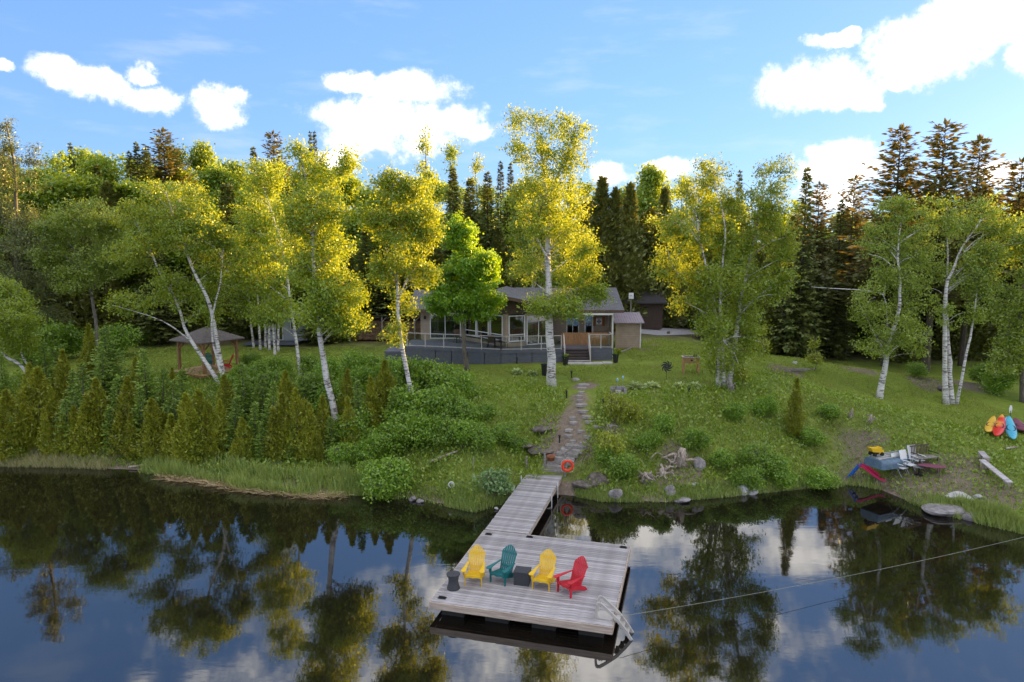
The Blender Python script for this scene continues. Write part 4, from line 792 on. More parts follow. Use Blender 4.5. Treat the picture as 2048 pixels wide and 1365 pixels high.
# ---------------------------------------------------------------- dock
DZ, DR = 0.55, R(-15.0)
DC = Vector((0.92, 22.25, DZ)); DW, DD = 5.68, 5.72
def dk(x, y, z=0.0):
    """dock space (x along the lake edge, y towards the shore) to the world"""
    return Vector((DC.x + x * math.cos(DR) - y * math.sin(DR), DC.y + x * math.sin(DR) + y * math.cos(DR), DZ + z))
dock = thing('swim_dock', 'square weathered grey plank swim platform floating on the lake', 'dock', tuple(DC), DR)
bw = 0.142; nb = int(DD / bw); bm = [MB().box((0, 0, -0.018), (DW + dx, bw - 0.014, 0.036)).mesh('board') for dx in (0.0, 0.012, -0.014)]
for m_ in bm: m_.materials.append(M_dockwood)
for i in range(nb):
    o = bpy.data.objects.new('board', bm[i % 3]); COL.objects.link(o); o.parent = dock
    o.location = (random.Random(i).uniform(-.006, .006), -DD / 2 + bw * (i + .5), random.Random(i + 99).uniform(-.003, .003)); o.rotation_euler = (0, 0, random.Random(i).uniform(-.0008, .0008))
for nm, c, s in (('front_fascia', (0, -DD / 2 - .022, -.13), (DW + .06, .04, .22)), ('back_fascia', (0, DD / 2 + .0, -.13), (DW + .06, .04, .22)), ('side_fascia', (-DW / 2 - .022, 0, -.135), (.04, DD - .01, .2)), ('side_fascia', (DW / 2 + .022, 0, -.135), (.04, DD - .01, .2))):
    MB().box(c, s).build(nm, M_edgewood, dock)
for x in (-2.2, -0.75, 0.75, 2.2):
    mb = MB(); mb.box((x, 0, -.42), (.75, DD - .5, .40)); mb.build('float', M_under, dock)
for x, y in ((-2.55, -2.6), (2.62, 2.62), (-.95, 2.62), (-2.55, 2.45)):
    mb = MB(); mb.box((x, y, .012), (.26, .13, .022)); mb.box((x, y, .045), (.19, .035, .03)); mb.box((x - .05, y, .03), (.03, .03, .03)); mb.box((x + .05, y, .03), (.03, .03, .03)); mb.build('cleat', M_black, dock)
ramp = thing('dock_ramp', 'long narrow plank walkway from the shore steps to the swim platform', 'dock', tuple(dk(-1.95, DD / 2 + .05)), DR)
RL, RW = 7.25, 1.76; nr = int(RL / bw); rm = MB().box((0, 0, -.018), (RW, bw - .014, .036)).mesh('board'); rm.materials.append(M_dockwood)
for i in range(nr):
    o = bpy.data.objects.new('board', rm); COL.objects.link(o); o.parent = ramp; o.location = (random.Random(i + 7).uniform(-.012, .012), bw * (i + .5), random.Random(i).uniform(-.003, .003) + .02 * i / nr)
for sx in (-1, 1): MB().box((sx * (RW / 2 - .03), RL / 2, -.125), (.045, RL, .17)).build('side_beam', M_edgewood, ramp)
for y in (1.2, 3.6, 6.2): MB().box((0, y, -.14), (RW - .14, .09, .14)).build('cross_beam', M_greywood, ramp)
for x, y in ((RW / 2 + .05, 4.2), (RW / 2 + .05, 5.6), (-RW / 2 - .05, 4.6), (-RW / 2 - .05, 6.0)):
    MB().tube([(x, y, -2.2), (x, y, .22)], .028, 8).build('support_pole', M_metal, ramp, True)
MB().bar((RW / 2 + .05, 4.2, -.5), (-RW / 2 - .05, 3.2, -1.2), .06, .05).build('brace', M_greywood, ramp)

# ladder at the outer corner
lad = thing('swim_ladder', 'grey plastic swim ladder with two handrails at the dock corner', 'ladder', tuple(dk(DW / 2 + .03, -DD / 2 + .55)), DR); lad.scale = (.85, .85, .85)
for y in (-.24, .24):
    rail = [(-.62, y, .0), (-.62, y, .34), (-.60, y, .52), (-.5, y, .56), (-.3, y, .40), (.1, y, .05), (.42, y, -.35), (.62, y, -.65)]
    mb = MB()
    for a, b_ in zip(rail[:-1], rail[1:]): mb.bar(a, b_, .075, .10)
    mb.build('handrail', M_ladder, lad)
for k in range(4):
    x = .12 + .16 * k; z = .02 - .21 * k; MB().box((x, 0, z - .07), (.16, .47, .045)).build('step', M_ladder, lad)
MB().box((-.35, 0, .015), (.6, .56, .02)).build('mounting_plate', M_ladder, lad)

# ---------------------------------------------------------------- the four chairs
def adirondack(label, m, loc, rz, scale=1.0, cat='chair', group=None):
    t = thing('adirondack_chair', label, cat, tuple(loc), rz, group); t.scale = (scale,) * 3
    t.scale = (scale * .94,) * 3; rec = R(24); by, bz = 0.20, 0.27                                    # backrest pivot
    n = 7; wd = 0.067
    for i in range(n):
        k = i - (n - 1) / 2; fan = k * 0.028; w2 = wd * 1.10; arch = lambda q: 0.90 - 0.030 * abs(q) ** 1.75
        x0 = k * 0.074; x1 = x0 * 1.0 + fan * 0.5
        def P(x, s, off=0.0): return (x, by + s * math.sin(rec) + off * math.cos(rec), bz + s * math.cos(rec) - off * math.sin(rec))
        poly = [P(x0 - wd / 2 + .004, 0), P(x0 + wd / 2 - .004, 0), P(x1 + w2 / 2 - .002, arch(k + .5)), P(x1, arch(k) + .012), P(x1 - w2 / 2 + .003, arch(k - .5))]
        MB().extrude(poly, (0, .020 * math.cos(rec), -.020 * math.sin(rec))).build('back_slat', m, t)
    for s_, w_ in ((.16, .50), (.62, .60)):
        c = Vector((0, by + s_ * math.sin(rec) + .032 * math.cos(rec), bz + s_ * math.cos(rec) - .032 * math.sin(rec))); MB().box(c, (w_, .022, .075), Matrix.Rotation(-rec, 3, 'X')).build('back_rail', m, t)
    for i in range(6):
        f = i / 5; y = -.36 + .54 * f; z = .385 - .115 * f; MB().box((0, y, z), (.535, .088, .021), Matrix.Rotation(-math.atan2(.115, .54), 3, 'X')).build('seat_slat', m, t)
    pr = [(-.268, -.412, .392), (-.268, -.412, .30)] + [(-.268 + .536 * i / 12, -.412, .30 + .028 * abs(math.sin(math.pi * 2 * i / 12))) for i in range(1, 12)] + [(.268, -.412, .30), (.268, -.412, .392)]
    MB().extrude(pr, (0, -.020, 0)).build('front_apron', m, t)
    for sx in (-1, 1):
        MB().extrude([(sx * .285, -.40, .0), (sx * .285, -.32, .0), (sx * .285, -.30, .555), (sx * .285, -.41, .555)], (sx * .026, 0, 0)).build('front_leg', m, t)
        MB().extrude([(sx * .262, -.40, .39), (sx * .262, -.40, .26), (sx * .262, .42, .0), (sx * .262, .50, .0), (sx * .262, .40, .14), (sx * .262, .15, .275)], (sx * .022, 0, 0)).build('rear_leg', m, t)
        arm = [(.235, -.47), (.27, -.515), (.36, -.525), (.41, -.48), (.415, -.38), (.375, -.15), (.335, .12), (.32, .34), (.255, .34), (.262, .05), (.252, -.2)]
        MB().extrude([(sx * x, y, .578 - .02 * (y + .5)) for x, y in arm], (0, 0, -.022)).build('arm', m, t)
        MB().extrude([(sx * .31, -.33, .54), (sx * .31, -.31, .36), (sx * .31, -.37, .36), (sx * .31, -.39, .54)], (sx * .05, 0, 0)).build('arm_bracket', m, t)
    return t
adirondack('yellow slatted wooden armchair at the left end of the row on the dock', M_yellow, on_z(950, 1162, DZ), R(-7))
adirondack('teal green slatted wooden armchair on the dock', M_teal, on_z(1006, 1160, DZ), R(-30))
adirondack('yellow slatted wooden armchair between the wicker box and the red chair', M_yellow, on_z(1088, 1171, DZ), R(-20))
adirondack('red slatted wooden armchair turned sideways on the dock', M_red, on_z(1143, 1183, DZ), R(-48))
p = on_z(907, 1177, DZ); t = thing('side_table', 'charcoal wicker hourglass side table left of the first yellow chair', 'side table', tuple(p))
MB().lathe([(.215, 0), (.21, .04), (.175, .16), (.16, .27), (.175, .38), (.205, .47)], 20).build('body', M_wicker, t, True); MB().lathe([(.212, .47), (.225, .48), (.225, .505), (.215, .515), (.0, .517)], 20).build('table_top', M_wicker, t)
p = on_z(1045, 1166, DZ); t = thing('wicker_box', 'dark wicker storage cube between the teal and second yellow chair', 'storage box', tuple(p), R(-12))
MB().box((0, 0, .215), (.50, .44, .43)).build('body', M_wicker, t); MB().box((0, 0, .448), (.53, .47, .035)).build('lid', M_wicker, t)
for k in range(7): MB().box((0, 0, .05 + .058 * k), (.51, .45, .012)).build('weave_band', M_wicker, t)

# ---------------------------------------------------------------- life ring, posts, shore steps, rope
RE = dk(-1.95, DD / 2 + .05 + RL)                                     # shore end of the walkway
def rpt(x, y, z=0.0): return dk(-1.95 + x, DD / 2 + .05 + RL + y, z)
for lab, x, y, h in (('grey wooden post at the left of the ramp head', -.95, -.15, .85), ('grey wooden post in the middle of the ramp head', -.10, .18, .95)):
    p = rpt(x, y); solo('wooden_post', MB().tube([p + Vector((0, 0, -1.2)), p + Vector((.01, 0, h))], .055, 8), M_greywood, lab, 'post', tuple(p))
pp = rpt(1.0, -.15); t = thing('stair_handrail', 'grey timber handrail climbing from the ramp head beside the shore steps', 'handrail', tuple(pp + Vector((0, 0, -.6))))
top = at(1165, 880, 36.2); q = np.array([top[0], top[1], gz(top[0], top[1])])
MB().tube([pp + Vector((0, 0, -1.4)), pp + Vector((0, 0, 1.25))], .05, 8).build('post', M_greywood, t, world=True)
MB().tube([q + np.array([0, 0, -.2]), top], .04, 8).build('post', M_greywood, t, world=True)
MB().bar(pp + Vector((0, 0, 1.2)), top, .06, .09).build('rail', M_greywood, t, world=True)
c = pp + Vector((.10, -.12, .56)); t = thing('life_ring', 'bright orange life ring with white rope hanging on the ramp post', 'life ring', tuple(c))
ring = MB(); N1, N2 = 28, 10; vs = []; fs = []
for i in range(N1):
    a = 6.2832 * i / N1
    for k in range(N2):
        b_ = 6.2832 * k / N2; rr = .245 + .066 * math.cos(b_); vs.append((rr * math.cos(a), .055 * math.sin(b_), rr * math.sin(a)))
for i in range(N1):
    for k in range(N2): fs.append((i * N2 + k, i * N2 + (k + 1) % N2, ((i + 1) % N1) * N2 + (k + 1) % N2, ((i + 1) % N1) * N2 + k))
ring.add(vs, fs).build('ring', M_orange, t, True)
rp = [((.335 + .035 * math.cos(4 * a)) * math.cos(a + .785), -.01, (.335 + .035 * math.cos(4 * a)) * math.sin(a + .785)) for a in np.linspace(0, 6.2832, 49)]
MB().tube(rp, .011, 5, False).build('grab_rope', M_rope, t); MB().tube([(-.2, 0, .2), (0, .05, .44), (.2, 0, .2)], .010, 5).build('hanging_cord', M_rope, t)
# steps up the bank
t = thing('shore_steps', 'short flight of old timber and stone steps at the ramp head', 'steps', tuple(rpt(0, .1)))
a0 = rpt(.15, .12); top_s = g(1152, 893)
for k in range(7):
    f = (k + .5) / 7; c = Vector((a0.x + (top_s[0] + .1 - a0.x) * f, a0.y + (top_s[1] - a0.y) * f, 0)); z = DZ + .05 + (top_s[2] + .05 - DZ) * (k + 1) / 7
    MB().box((c.x, c.y, z - .09), (1.25 - .03 * k, .50, .17), Matrix.Rotation(DR + random.Random(k).uniform(-.06, .06), 3, 'Z')).build('step', M_greywood if k % 2 == 0 else M_slab, t, world=True)
p = g(1102, 928); t = thing('flower_pot', 'terracotta flower pot left of the shore steps', 'flower pot', (p[0], p[1], p[2]))
MB().lathe([(.12, 0), (.18, .30), (.205, .30), (.21, .38), (.18, .38), (.17, .33)], 14).build('pot', M_terra, t, True); MB().lathe([(.0, .33), (.17, .335)], 14).build('earth', M_soil, t)
a = Vector(dk(DW / 2 + .2, -DD / 2 + .4, .12)); b_ = Vector(on_z(2048, 1078, .35)); e = b_ + (b_ - a) * .16; e.z = .5
pts = [a + (e - a) * f + Vector((0, 0, -.35 * 4 * f * (1 - f) * .6)) for f in np.linspace(0, 1, 24)]
solo('mooring_rope', MB().tube(pts, .0075, 5), M_line, 'thin pale rope stretched from the dock corner over the water', 'rope', tuple(a))

# ---------------------------------------------------------------- stepping stones (the path) and slabs
path = bpy.data.objects.new('garden_path', None); COL.objects.link(path); tag(path, 'worn path of flat stepping stones down the bank', kind='structure')
STN = [(1168,771,26),(1164,778,20),(1163,786,13),(1159,794,16),(1159,803,15),(1164,812,27),(1166,825,24),(1146,838,18),(1175,836,24),(1148,847,18),(1181,846,22),(1192,855,20),(1161,864,16),(1138,862,20),(1137,873,18),(1176,876,20),(1146,884,15),(1166,888,14)]
for i, (x, y, w) in enumerate(STN):
    p = g(x, y); rr = random.Random(i + 3); s = w / FPX * p[1] * .5; m = 9
    poly = [(p[0] + s * (1 + rr.uniform(-.22, .18)) * math.cos(6.283 * k / m), p[1] + .62 * s * (1 + rr.uniform(-.25, .2)) * math.sin(6.283 * k / m), p[2] - .05) for k in range(m)]
    MB().extrude(poly, (0, 0, .13)).build('stepping_stone', M_slab, path)
patio = bpy.data.objects.new('patio', None); COL.objects.link(patio); tag(patio, 'row of pale concrete slabs at the foot of the deck stairs', kind='structure')
for i in range(5):
    x = 4.05 + .66 * i; MB().box((x, 47.2, gz(x, 47.2) + .04), (.64, .82, .09)).build('slab', M_drystone, patio)

# ---------------------------------------------------------------- cottage
FL = 4.5
house = thing('cottage', 'low tan clapboard cottage with grey shingle roof and glazed angled front', 'house', (0, 52, 3.5))
def wall(name, p0, p1, z0, z1, m=None, holes=(), parent=None, row=.15):
    p0 = Vector(p0); p1 = Vector(p1); L = (p1 - p0).length; d = (p1 - p0) / L; nrm = Vector((d.y, -d.x)); mb = MB(); z = z0
    ang = math.atan2(d.y, d.x); M = Matrix.Rotation(ang, 3, 'Z') @ Matrix.Rotation(R(9), 3, 'X')
    while z < z1 - .01:
        zt = min(z + row, z1); spans = [(0.0, L)]
        for u0, u1, h0, h1 in holes:
            if z + .02 < h1 and zt - .02 > h0:
                ns = []
                for s0, s1 in spans:
                    if u0 > s0: ns.append((s0, min(s1, u0)))
                    if u1 < s1: ns.append((max(s0, u1), s1))
                spans = [q for q in ns if q[1] - q[0] > .01]
        for s0, s1 in spans:
            c = p0 + d * ((s0 + s1) / 2); mb.box((c.x, c.y, (z + zt) / 2), (s1 - s0, .035, (zt - z) + .012), M)
        z = zt
    return mb.build(name, m or M_siding, parent or house, world=True)
def window(p0, p1, u0, u1, z0, z1, mu=(), mz=(), parent=None, name='window', fw=.075, glass=None, fm=None):
    p0 = Vector(p0); p1 = Vector(p1); d = (p1 - p0).normalized(); nrm = Vector((d.y, -d.x)); par = parent or house
    def W(u, off): q = p0 + d * u + nrm * off; return Vector((q.x, q.y, 0))
    ang = math.atan2(d.y, d.x); M = Matrix.Rotation(ang, 3, 'Z'); mb = MB(); uc, zc = (u0 + u1) / 2, (z0 + z1) / 2
    for u in (u0, u1): q = W(u, .02); mb.box((q.x, q.y, zc), (fw, .11, z1 - z0 + fw), M)
    for z in (z0, z1): q = W(uc, .021); mb.box((q.x, q.y, z), (u1 - u0 - fw, .108, fw), M)
    for u in mu: q = W(u, .012); mb.box((q.x, q.y, zc), (fw * .8, .075, z1 - z0 - fw), M)
    us = [u0] + list(mu) + [u1]
    for z in mz:
        for a, b in zip(us[:-1], us[1:]): q = W((a + b) / 2, .010); mb.box((q.x, q.y, z), (b - a - fw, .07, fw * .8), M)
    fr = mb.build(name, fm or M_white, par, world=True)
    zs = [z0] + list(mz) + [z1]; L0 = par.location
    for a, b in zip(us[:-1], us[1:]):
        for c, e in zip(zs[:-1], zs[1:]):
            q = W((a + b) / 2, 0); mp = MB().box((q.x - L0.x, q.y - L0.y, (c + e) / 2 - L0.z), (b - a - fw * .9, .012, e - c - fw * .9), M); mp.build('pane', glass or G_window, fr)
    return fr
A0, A1, B0, C0, C1 = (-7.2, 53.6), (-4.0, 53.6), (-.45, 49.4), (3.0, 51.0), (3.0, 52.6)
wall('wall', A0, A1, 3.4, 7.0, holes=[(.72, 3.15, 4.55, 6.62)]); window(A0, A1, .76, 3.12, 4.58, 6.6, (1.92,), name='patio_door')
lab_ = math.dist(A1, B0); wins = [(.55, 1.95), (2.1, 3.5), (3.75, 5.15)]
wall('wall', A1, B0, 3.4, 6.85, holes=[(a - .03, b + .03, 4.88, 6.75) for a, b in wins])
for a, b in wins: window(A1, B0, a, b, 4.92, 6.72, (), (5.32,))
lbc = math.dist(B0, C0)
wall('wall', B0, C0, 3.4, 6.85, holes=[(.2, 1.52, 4.82, 6.75), (1.66, 3.66, 4.5, 6.7)])
window(B0, C0, .24, 1.48, 4.86, 6.72, (), (5.34,)); window(B0, C0, 1.7, 3.62, 4.55, 6.66, (2.66,), name='patio_door')
wall('wall', C0, C1, 3.4, 7.0)
wall('wall', C1, (7.45, 52.6), 3.4, 7.0, holes=[(1.2, 2.2, 4.4, 6.62), (2.6, 3.3, 4.4, 6.6)])
window(C1, (7.45, 52.6), 1.24, 2.16, 4.5, 6.58, (1.7,), name='door'); window(C1, (7.45, 52.6), 2.66, 3.24, 4.5, 6.56, (), name='door', fw=.12)
wall('wall', (7.45, 50.3), (7.45, 57.6), 3.4, 7.05, holes=[(1.8, 2.3, 5.6, 6.5)]); window((7.45, 50.3), (7.45, 57.6), 1.82, 2.28, 5.62, 6.48)
wall('wall', (7.45, 57.6), (-7.2, 57.6), 3.4, 7.0); wall('wall', (-7.2, 57.6), A0, 3.4, 6.95)
MB().box((7.44, 50.22, 5.3), (.12, .12, 3.6)).build('corner_post', M_white, house, world=True)
MB().tube([(7.30, 50.1, 7.0), (7.30, 50.1, 3.7)], .045, 8).build('downspout', M_brown, house, world=True)
# inside, seen through the glass
MB().box((0, 57.3, 5.8), (14.2, .05, 2.5)).build('inner_wall', M_interior, house, world=True); MB().box((0.1, 55.2, 4.46), (14.3, 4.2, .06)).build('inner_floor', M_interior, house, world=True)
MB().box((0.1, 55.2, 7.02), (14.3, 4.4, .05)).build('inner_ceiling', M_interior, house, world=True)
for x0 in (-6.3, -6.12, -5.94): MB().tube([(x0, 53.95, 4.6), (x0, 53.95, 6.6)], .09, 8).build('curtain', M_curtain, house, world=True)
# upper gable boards of the angled front
for a, b, za, zb, cut in ((A1, B0, 7.15, 8.0, 0), (B0, C0, 8.0, 7.2, 0)):
    a = Vector(a); b = Vector(b); d = (b - a).normalized(); n_ = Vector((d.y, -d.x)) * .03
    MB().extrude([(a.x, a.y, 6.85), (b.x, b.y, 6.85), (b.x, b.y, zb), (a.x, a.y, za)], (-n_.x, -n_.y, 0)).build('gable_board', M_brown, house, world=True)
def plane_roof(name, quad, m, th=.12, parent=None): return MB().extrude(quad, (0, 0, -th)).build(name, m, parent or house, world=True)
plane_roof('roof', [(-8.05, 52.8, 6.93), (-.6, 52.8, 6.93), (-.6, 56.4, 8.25), (-8.05, 56.4, 8.25)], M_shingle); plane_roof('roof', [(-8.05, 56.402, 8.25), (-.6, 56.402, 8.25), (-.6, 58.4, 7.45), (-8.05, 58.4, 7.45)], M_shingle)
plane_roof('roof', [(-.58, 49.9, 7.12), (8.25, 49.9, 7.12), (8.25, 54.1, 8.55), (-.58, 54.1, 8.55)], M_shingle); plane_roof('roof', [(-.58, 54.102, 8.55), (8.25, 54.102, 8.55), (8.25, 58.3, 7.12), (-.58, 58.3, 7.12)], M_shingle)
plane_roof('roof', [(-.45, 48.4, 8.25), (-.45, 55.4, 8.6), (-5.4, 54.4, 7.22), (-4.9, 52.3, 7.18)], M_shingle); plane_roof('roof', [(-.448, 48.4, 8.25), (4.0, 49.9, 7.26), (4.4, 54.0, 7.4), (-.448, 55.4, 8.6)], M_shingle)
MB().box((4.7, 49.88, 7.03), (7.0, .05, .2)).build('fascia', M_brown, house, world=True); MB().box((-6.5, 52.78, 6.84), (3.1, .05, .2)).build('fascia', M_brown, house, world=True)
MB().bar((-4.95, 52.25, 7.06), (-.45, 48.34, 8.13), .05, .22).build('fascia', M_brown, house, world=True); MB().bar((-.45, 48.34, 8.13), (4.05, 49.82, 7.12), .05, .22).build('fascia', M_brown, house, world=True)
for x, m in ((7.46, M_cedar), (-7.2, M_siding)): 
    yc, zt = ((54.1, 8.4) if x > 0 else (56.4, 8.1)); MB().extrude([(x, 50.4 if x > 0 else 53.5, 7.0), (x, 57.8, 7.0), (x, yc, zt)], (.04, 0, 0)).build('gable_wall', m, house, world=True)
MB().box((5.8, 50.5, 6.93), (3.2, 1.25, .05), Matrix.Rotation(R(5), 3, 'X')).build('awning', M_white, house, world=True); MB().box((5.8, 49.86, 6.83), (3.22, .03, .13)).build('awning_valance', M_white, house, world=True)
pl = MB().box((6.72, 52.52, 6.02), (.46, .04, .46)).build('quilt_square', M_white, house, world=True)
for k in range(4): MB().extrude([(6.72 - 0, 52.494 - 52, 6.02 - 3.5), (6.72 + .17 * math.cos(k * 1.5708 + .45), .494, 2.52 + .17 * math.sin(k * 1.5708 + .45)), (6.72 + .17 * math.cos(k * 1.5708 - .45), .494, 2.52 + .17 * math.sin(k * 1.5708 - .45))], (0, -.01, 0)).build('star_point', M_black, pl)
for x in (6.36, 7.08): MB().box((x, 52.53, 6.02), (.2, .05, .7)).build('shutter', M_terra, house, world=True)
mb = MB(); mb.box((-6.85, 53.5, 6.25), (.14, .1, .22)); mb.lathe([(.05, 0), (.09, .04), (.09, .2), (.03, .26)], 8, (-6.85, 53.42, 6.1)); mb.build('wall_lantern', M_black, house, world=True)

# deck
deck = thing('front_deck', 'slate blue raised deck with glass railing along the cottage front', 'deck', (-2.5, 49.5, 3.6))
E = [(-7.95, 49.75), (-.78, 47.55), (3.62, 47.95)]
top_poly = [(-7.95, 53.55, 4.36), (-7.95, 49.75, 4.36), (-.78, 47.55, 4.36), (3.62, 47.95, 4.36), (3.62, 50.98, 4.36), (3.0, 50.93, 4.36), (-.45, 49.3, 4.36), (-4.02, 53.5, 4.36)]
MB().extrude(top_poly, (0, 0, .12)).build('deck_floor', M_deckblue, deck, world=True)
for (a, b) in zip(E[:-1], E[1:]):
    a = Vector((*a, 0)); b = Vector((*b, 0)); d = (b - a).normalized(); n_ = Vector((d.y, -d.x, 0)); L = (b - a).length; k = max(1, round(L / 1.22))
    MB().bar(a + n_ * .02 + Vector((0, 0, 4.38)), b + n_ * .02 + Vector((0, 0, 4.38)), .04, .2).build('fascia_board', M_deckblue, deck, world=True)
    for i in range(k):
        p = a + d * (L * (i + .02) / k); q = a + d * (L * (i + .98) / k); MB().bar(p - n_ * .04 + Vector((0, 0, 3.8)), q - n_ * .04 + Vector((0, 0, 3.8)), .03, .96).build('skirting_panel', M_deckblue, deck, world=True)
MB().bar((-7.95, 49.85, 3.9), (-7.95, 53.5, 3.9), .03, .9).build('skirting_panel', M_deckblue, deck, world=True)
def railing(a, b, n, z0, parent, h=.98, z1=None):
    a = Vector((*a, 0)); b = Vector((*b, 0)); z1 = z0 if z1 is None else z1; d = b - a
    for i in range(n + 1):
        f = i / n; p = a + d * f; z = z0 + (z1 - z0) * f; MB().box((p.x, p.y, z + h / 2), (.062, .062, h)).build('rail_post', M_rail, parent, world=True)
    up = Vector((0, 0, 1)); A = a + up * z0; Bq = b + up * z1
    MB().bar(A + up * (h + .02), Bq + up * (h + .02), .085, .04).build('top_rail', M_rail, parent, world=True); MB().bar(A + up * .09, Bq + up * .09, .05, .05).build('bottom_rail', M_rail, parent, world=True)
    for i in range(n):
        p = A + (Bq - A) * ((i + .06) / n); q = A + (Bq - A) * ((i + .94) / n); MB().bar(p + up * (h * .53), q + up * (h * .53), .010, h * .82).build('glass_pane', G_rail, parent, world=True)
railing((-7.7, 49.67), (-.78, 47.6), 5, 4.48, deck); railing((-.78, 47.6), (3.5, 47.99), 3, 4.48, deck)
low = thing('low_deck', 'low grey-blue step platform at the left end of the deck', 'deck', (-8.75, 51.5, 3.4)); MB().box((-8.75, 51.5, 3.95), (1.5, 2.4, .12)).build('deck_floor', M_deckblue, low, world=True); MB().box((-8.75, 50.35, 3.65), (1.4, .05, .5)).build('skirting_panel', M_deckblue, low, world=True)
porch = thing('porch', 'small slate blue porch with glass railing right of the stairs', 'porch', (6.3, 49.5, 3.6))
MB().box((5.45, 50.6, 4.42), (3.62, 3.9, .12)).build('porch_floor', M_deckblue, porch, world=True); MB().box((6.38, 48.68, 3.98), (1.72, .05, .76)).build('skirting_panel', M_deckblue, porch, world=True); MB().box((7.23, 49.5, 3.98), (.05, 1.6, .76)).build('skirting_panel', M_deckblue, porch, world=True)
railing((5.6, 48.72), (7.2, 48.72), 2, 4.48, porch); railing((7.2, 48.76), (7.2, 50.2), 1, 4.48, porch)
for i in range(13): MB().box((3.8 + .27 * i, 50.4, 4.95), (.262, .03, .92)).build('cedar_board', M_cedar, porch, world=True)
st = thing('deck_stairs', 'dark stairs with two pale sloping rails up to the cottage porch', 'stairs', (4.6, 48.1, 3.6))
for k in range(5): MB().box((4.62, 47.62 + .24 * k, 3.74 + .17 * k), (1.78, .27, .045)).build('tread', M_rail if k == 0 else M_brown, st, world=True); MB().box((4.62, 47.74 + .24 * k, 3.66 + .17 * k), (1.74, .025, .15)).build('riser', M_deckblue, st, world=True)
for x in (3.72, 5.52):
    MB().bar((x, 47.5, 4.52), (x, 48.72, 5.44), .07, .07).build('rail', M_rail, st, world=True); MB().bar((x, 47.5, 3.85), (x, 48.72, 4.72), .05, .05).build('rail', M_rail, st, world=True)
    for k in range(6): MB().box((x, 47.52 + .235 * k, 4.16 + .178 * k), (.035 if 0 < k < 5 else .07, .035 if 0 < k < 5 else .07, .72 if 0 < k < 5 else 1.0)).build('baluster', M_rail, st, world=True)
    MB().bar((x, 47.55, 3.62), (x, 48.7, 4.40), .05, .26).build('stringer', M_deckblue, st, world=True)
# shed leaning on the cottage
shed = thing('lean_to_shed', 'tan clapboard lean-to with ribbed metal roof at the cottage corner', 'shed', (9.3, 55.3, 3.6))
wall('wall', (8.35, 54.7), (10.35, 54.7), 3.3, 5.72, parent=shed); wall('wall', (10.35, 54.7), (10.35, 56.6), 3.3, 5.75, parent=shed); MB().box((10.36, 54.67, 4.5), (.09, .09, 2.4)).build('corner_trim', M_white, shed, world=True)
MB().extrude([(8.2, 54.35, 5.72), (10.62, 54.35, 5.72), (10.62, 56.7, 6.35), (8.2, 56.7, 6.35)], (0, 0, -.05)).build('roof', M_metalroof, shed, world=True)
for k in range(13): MB().bar((8.25 + .195 * k, 54.34, 5.735), (8.25 + .195 * k, 56.7, 6.365), .035, .035).build('roof_rib', M_metalroof, shed, world=True)
p = g(1247, 688); t = thing('heat_pump', 'white outdoor heat pump unit on a stand by the shed wall', 'heat pump', (p[0], p[1], p[2]))
MB().box((0, 0, .68), (.42, .32, .80)).build('casing', M_white, t); MB().lathe([(.155, -.01), (.155, .01)], 16).build('fan_grille', M_black, t).rotation_euler = (R(90), 0, 0); t.children[-1].location = (-.02, -.17, .72)
for x in (-.3, .3): MB().box((x, 0, .14), (.05, .3, .30)).build('stand_leg', M_white, t)
MB().box((0, 0, .265), (.68, .34, .04)).build('stand_top', M_white, t)
p = at(1262, 592, 58); t = thing('dish_mast', 'white satellite box on a mast behind the cottage roof', 'antenna', (p[0], 58, gz(p[0], 58))); h = p[2] - gz(p[0], 58)
MB().tube([(0, 0, -.1), (0, 0, h)], .05, 8).build('mast', M_greywood, t); MB().box((0, -.08, h), (.40, .14, .50)).build('box', M_white, t); MB().lathe([(.0, 0), (.09, .03), (.1, .05)], 10, (-.03, -.17, h)).build('emblem', M_metal, t)
# wood behind: dark outbuilding, woodpile, small cabin
t = thing('dark_outbuilding', 'dark stained outbuilding in the shade behind the lean-to shed', 'shed', (13, 67, 4.2)); wall('wall', (8.0, 66), (14.6, 66), 3.9, 6.5, M_darkwall, [(4.6, 5.2, 5.1, 5.9)], t); window((8.0, 66), (14.6, 66), 4.62, 5.18, 5.12, 5.88, parent=t, fw=.05, fm=M_brown); wall('wall', (14.6, 66), (14.6, 70), 3.9, 6.5, M_darkwall, (), t)
plane_roof('roof', [(7.7, 65.5, 6.5), (14.9, 65.5, 6.5), (14.9, 68.2, 7.4), (7.7, 68.2, 7.4)], M_darkroof, parent=t)
t = thing('wood_store', 'open woodshed stacked with split firewood left of the cottage', 'woodshed', (-10.5, 63.5, gz(-10.5, 63.5))); zb = t.location.z
lg = MB(); rr = random.Random(8)
for i in range(58):
    for j in range(13):
        x = -4.2 + i * .145 + (j % 2) * .07; z = .1 + j * .135; r_ = rr.uniform(.05, .078); dy = rr.uniform(-.06, .05); lg.tube([(x, -.45 + dy, z), (x, .4, z)], r_, 6)
o = lg.build('firewood', M_log, t); o['kind'] = 'stuff'
MB().extrude([(-4.7, -1.0, 2.35), (4.7, -1.0, 2.35), (4.7, 1.2, 2.05), (-4.7, 1.2, 2.05)], (0, 0, -.07)).build('roof', M_darkroof, t)
for x in (-4.5, -1.5, 1.5, 4.5): MB().box((x, -.8, 1.1), (.12, .12, 2.4)).build('post', M_greywood, t); MB().bar((x, -.8, 1.75), (x + .5, -.8, 2.25), .07, .07).build('knee_brace', M_greywood, t)
MB().box((0, .55, 1.0), (9.0, .05, 2.0)).build('back_wall', M_darkwall, t)
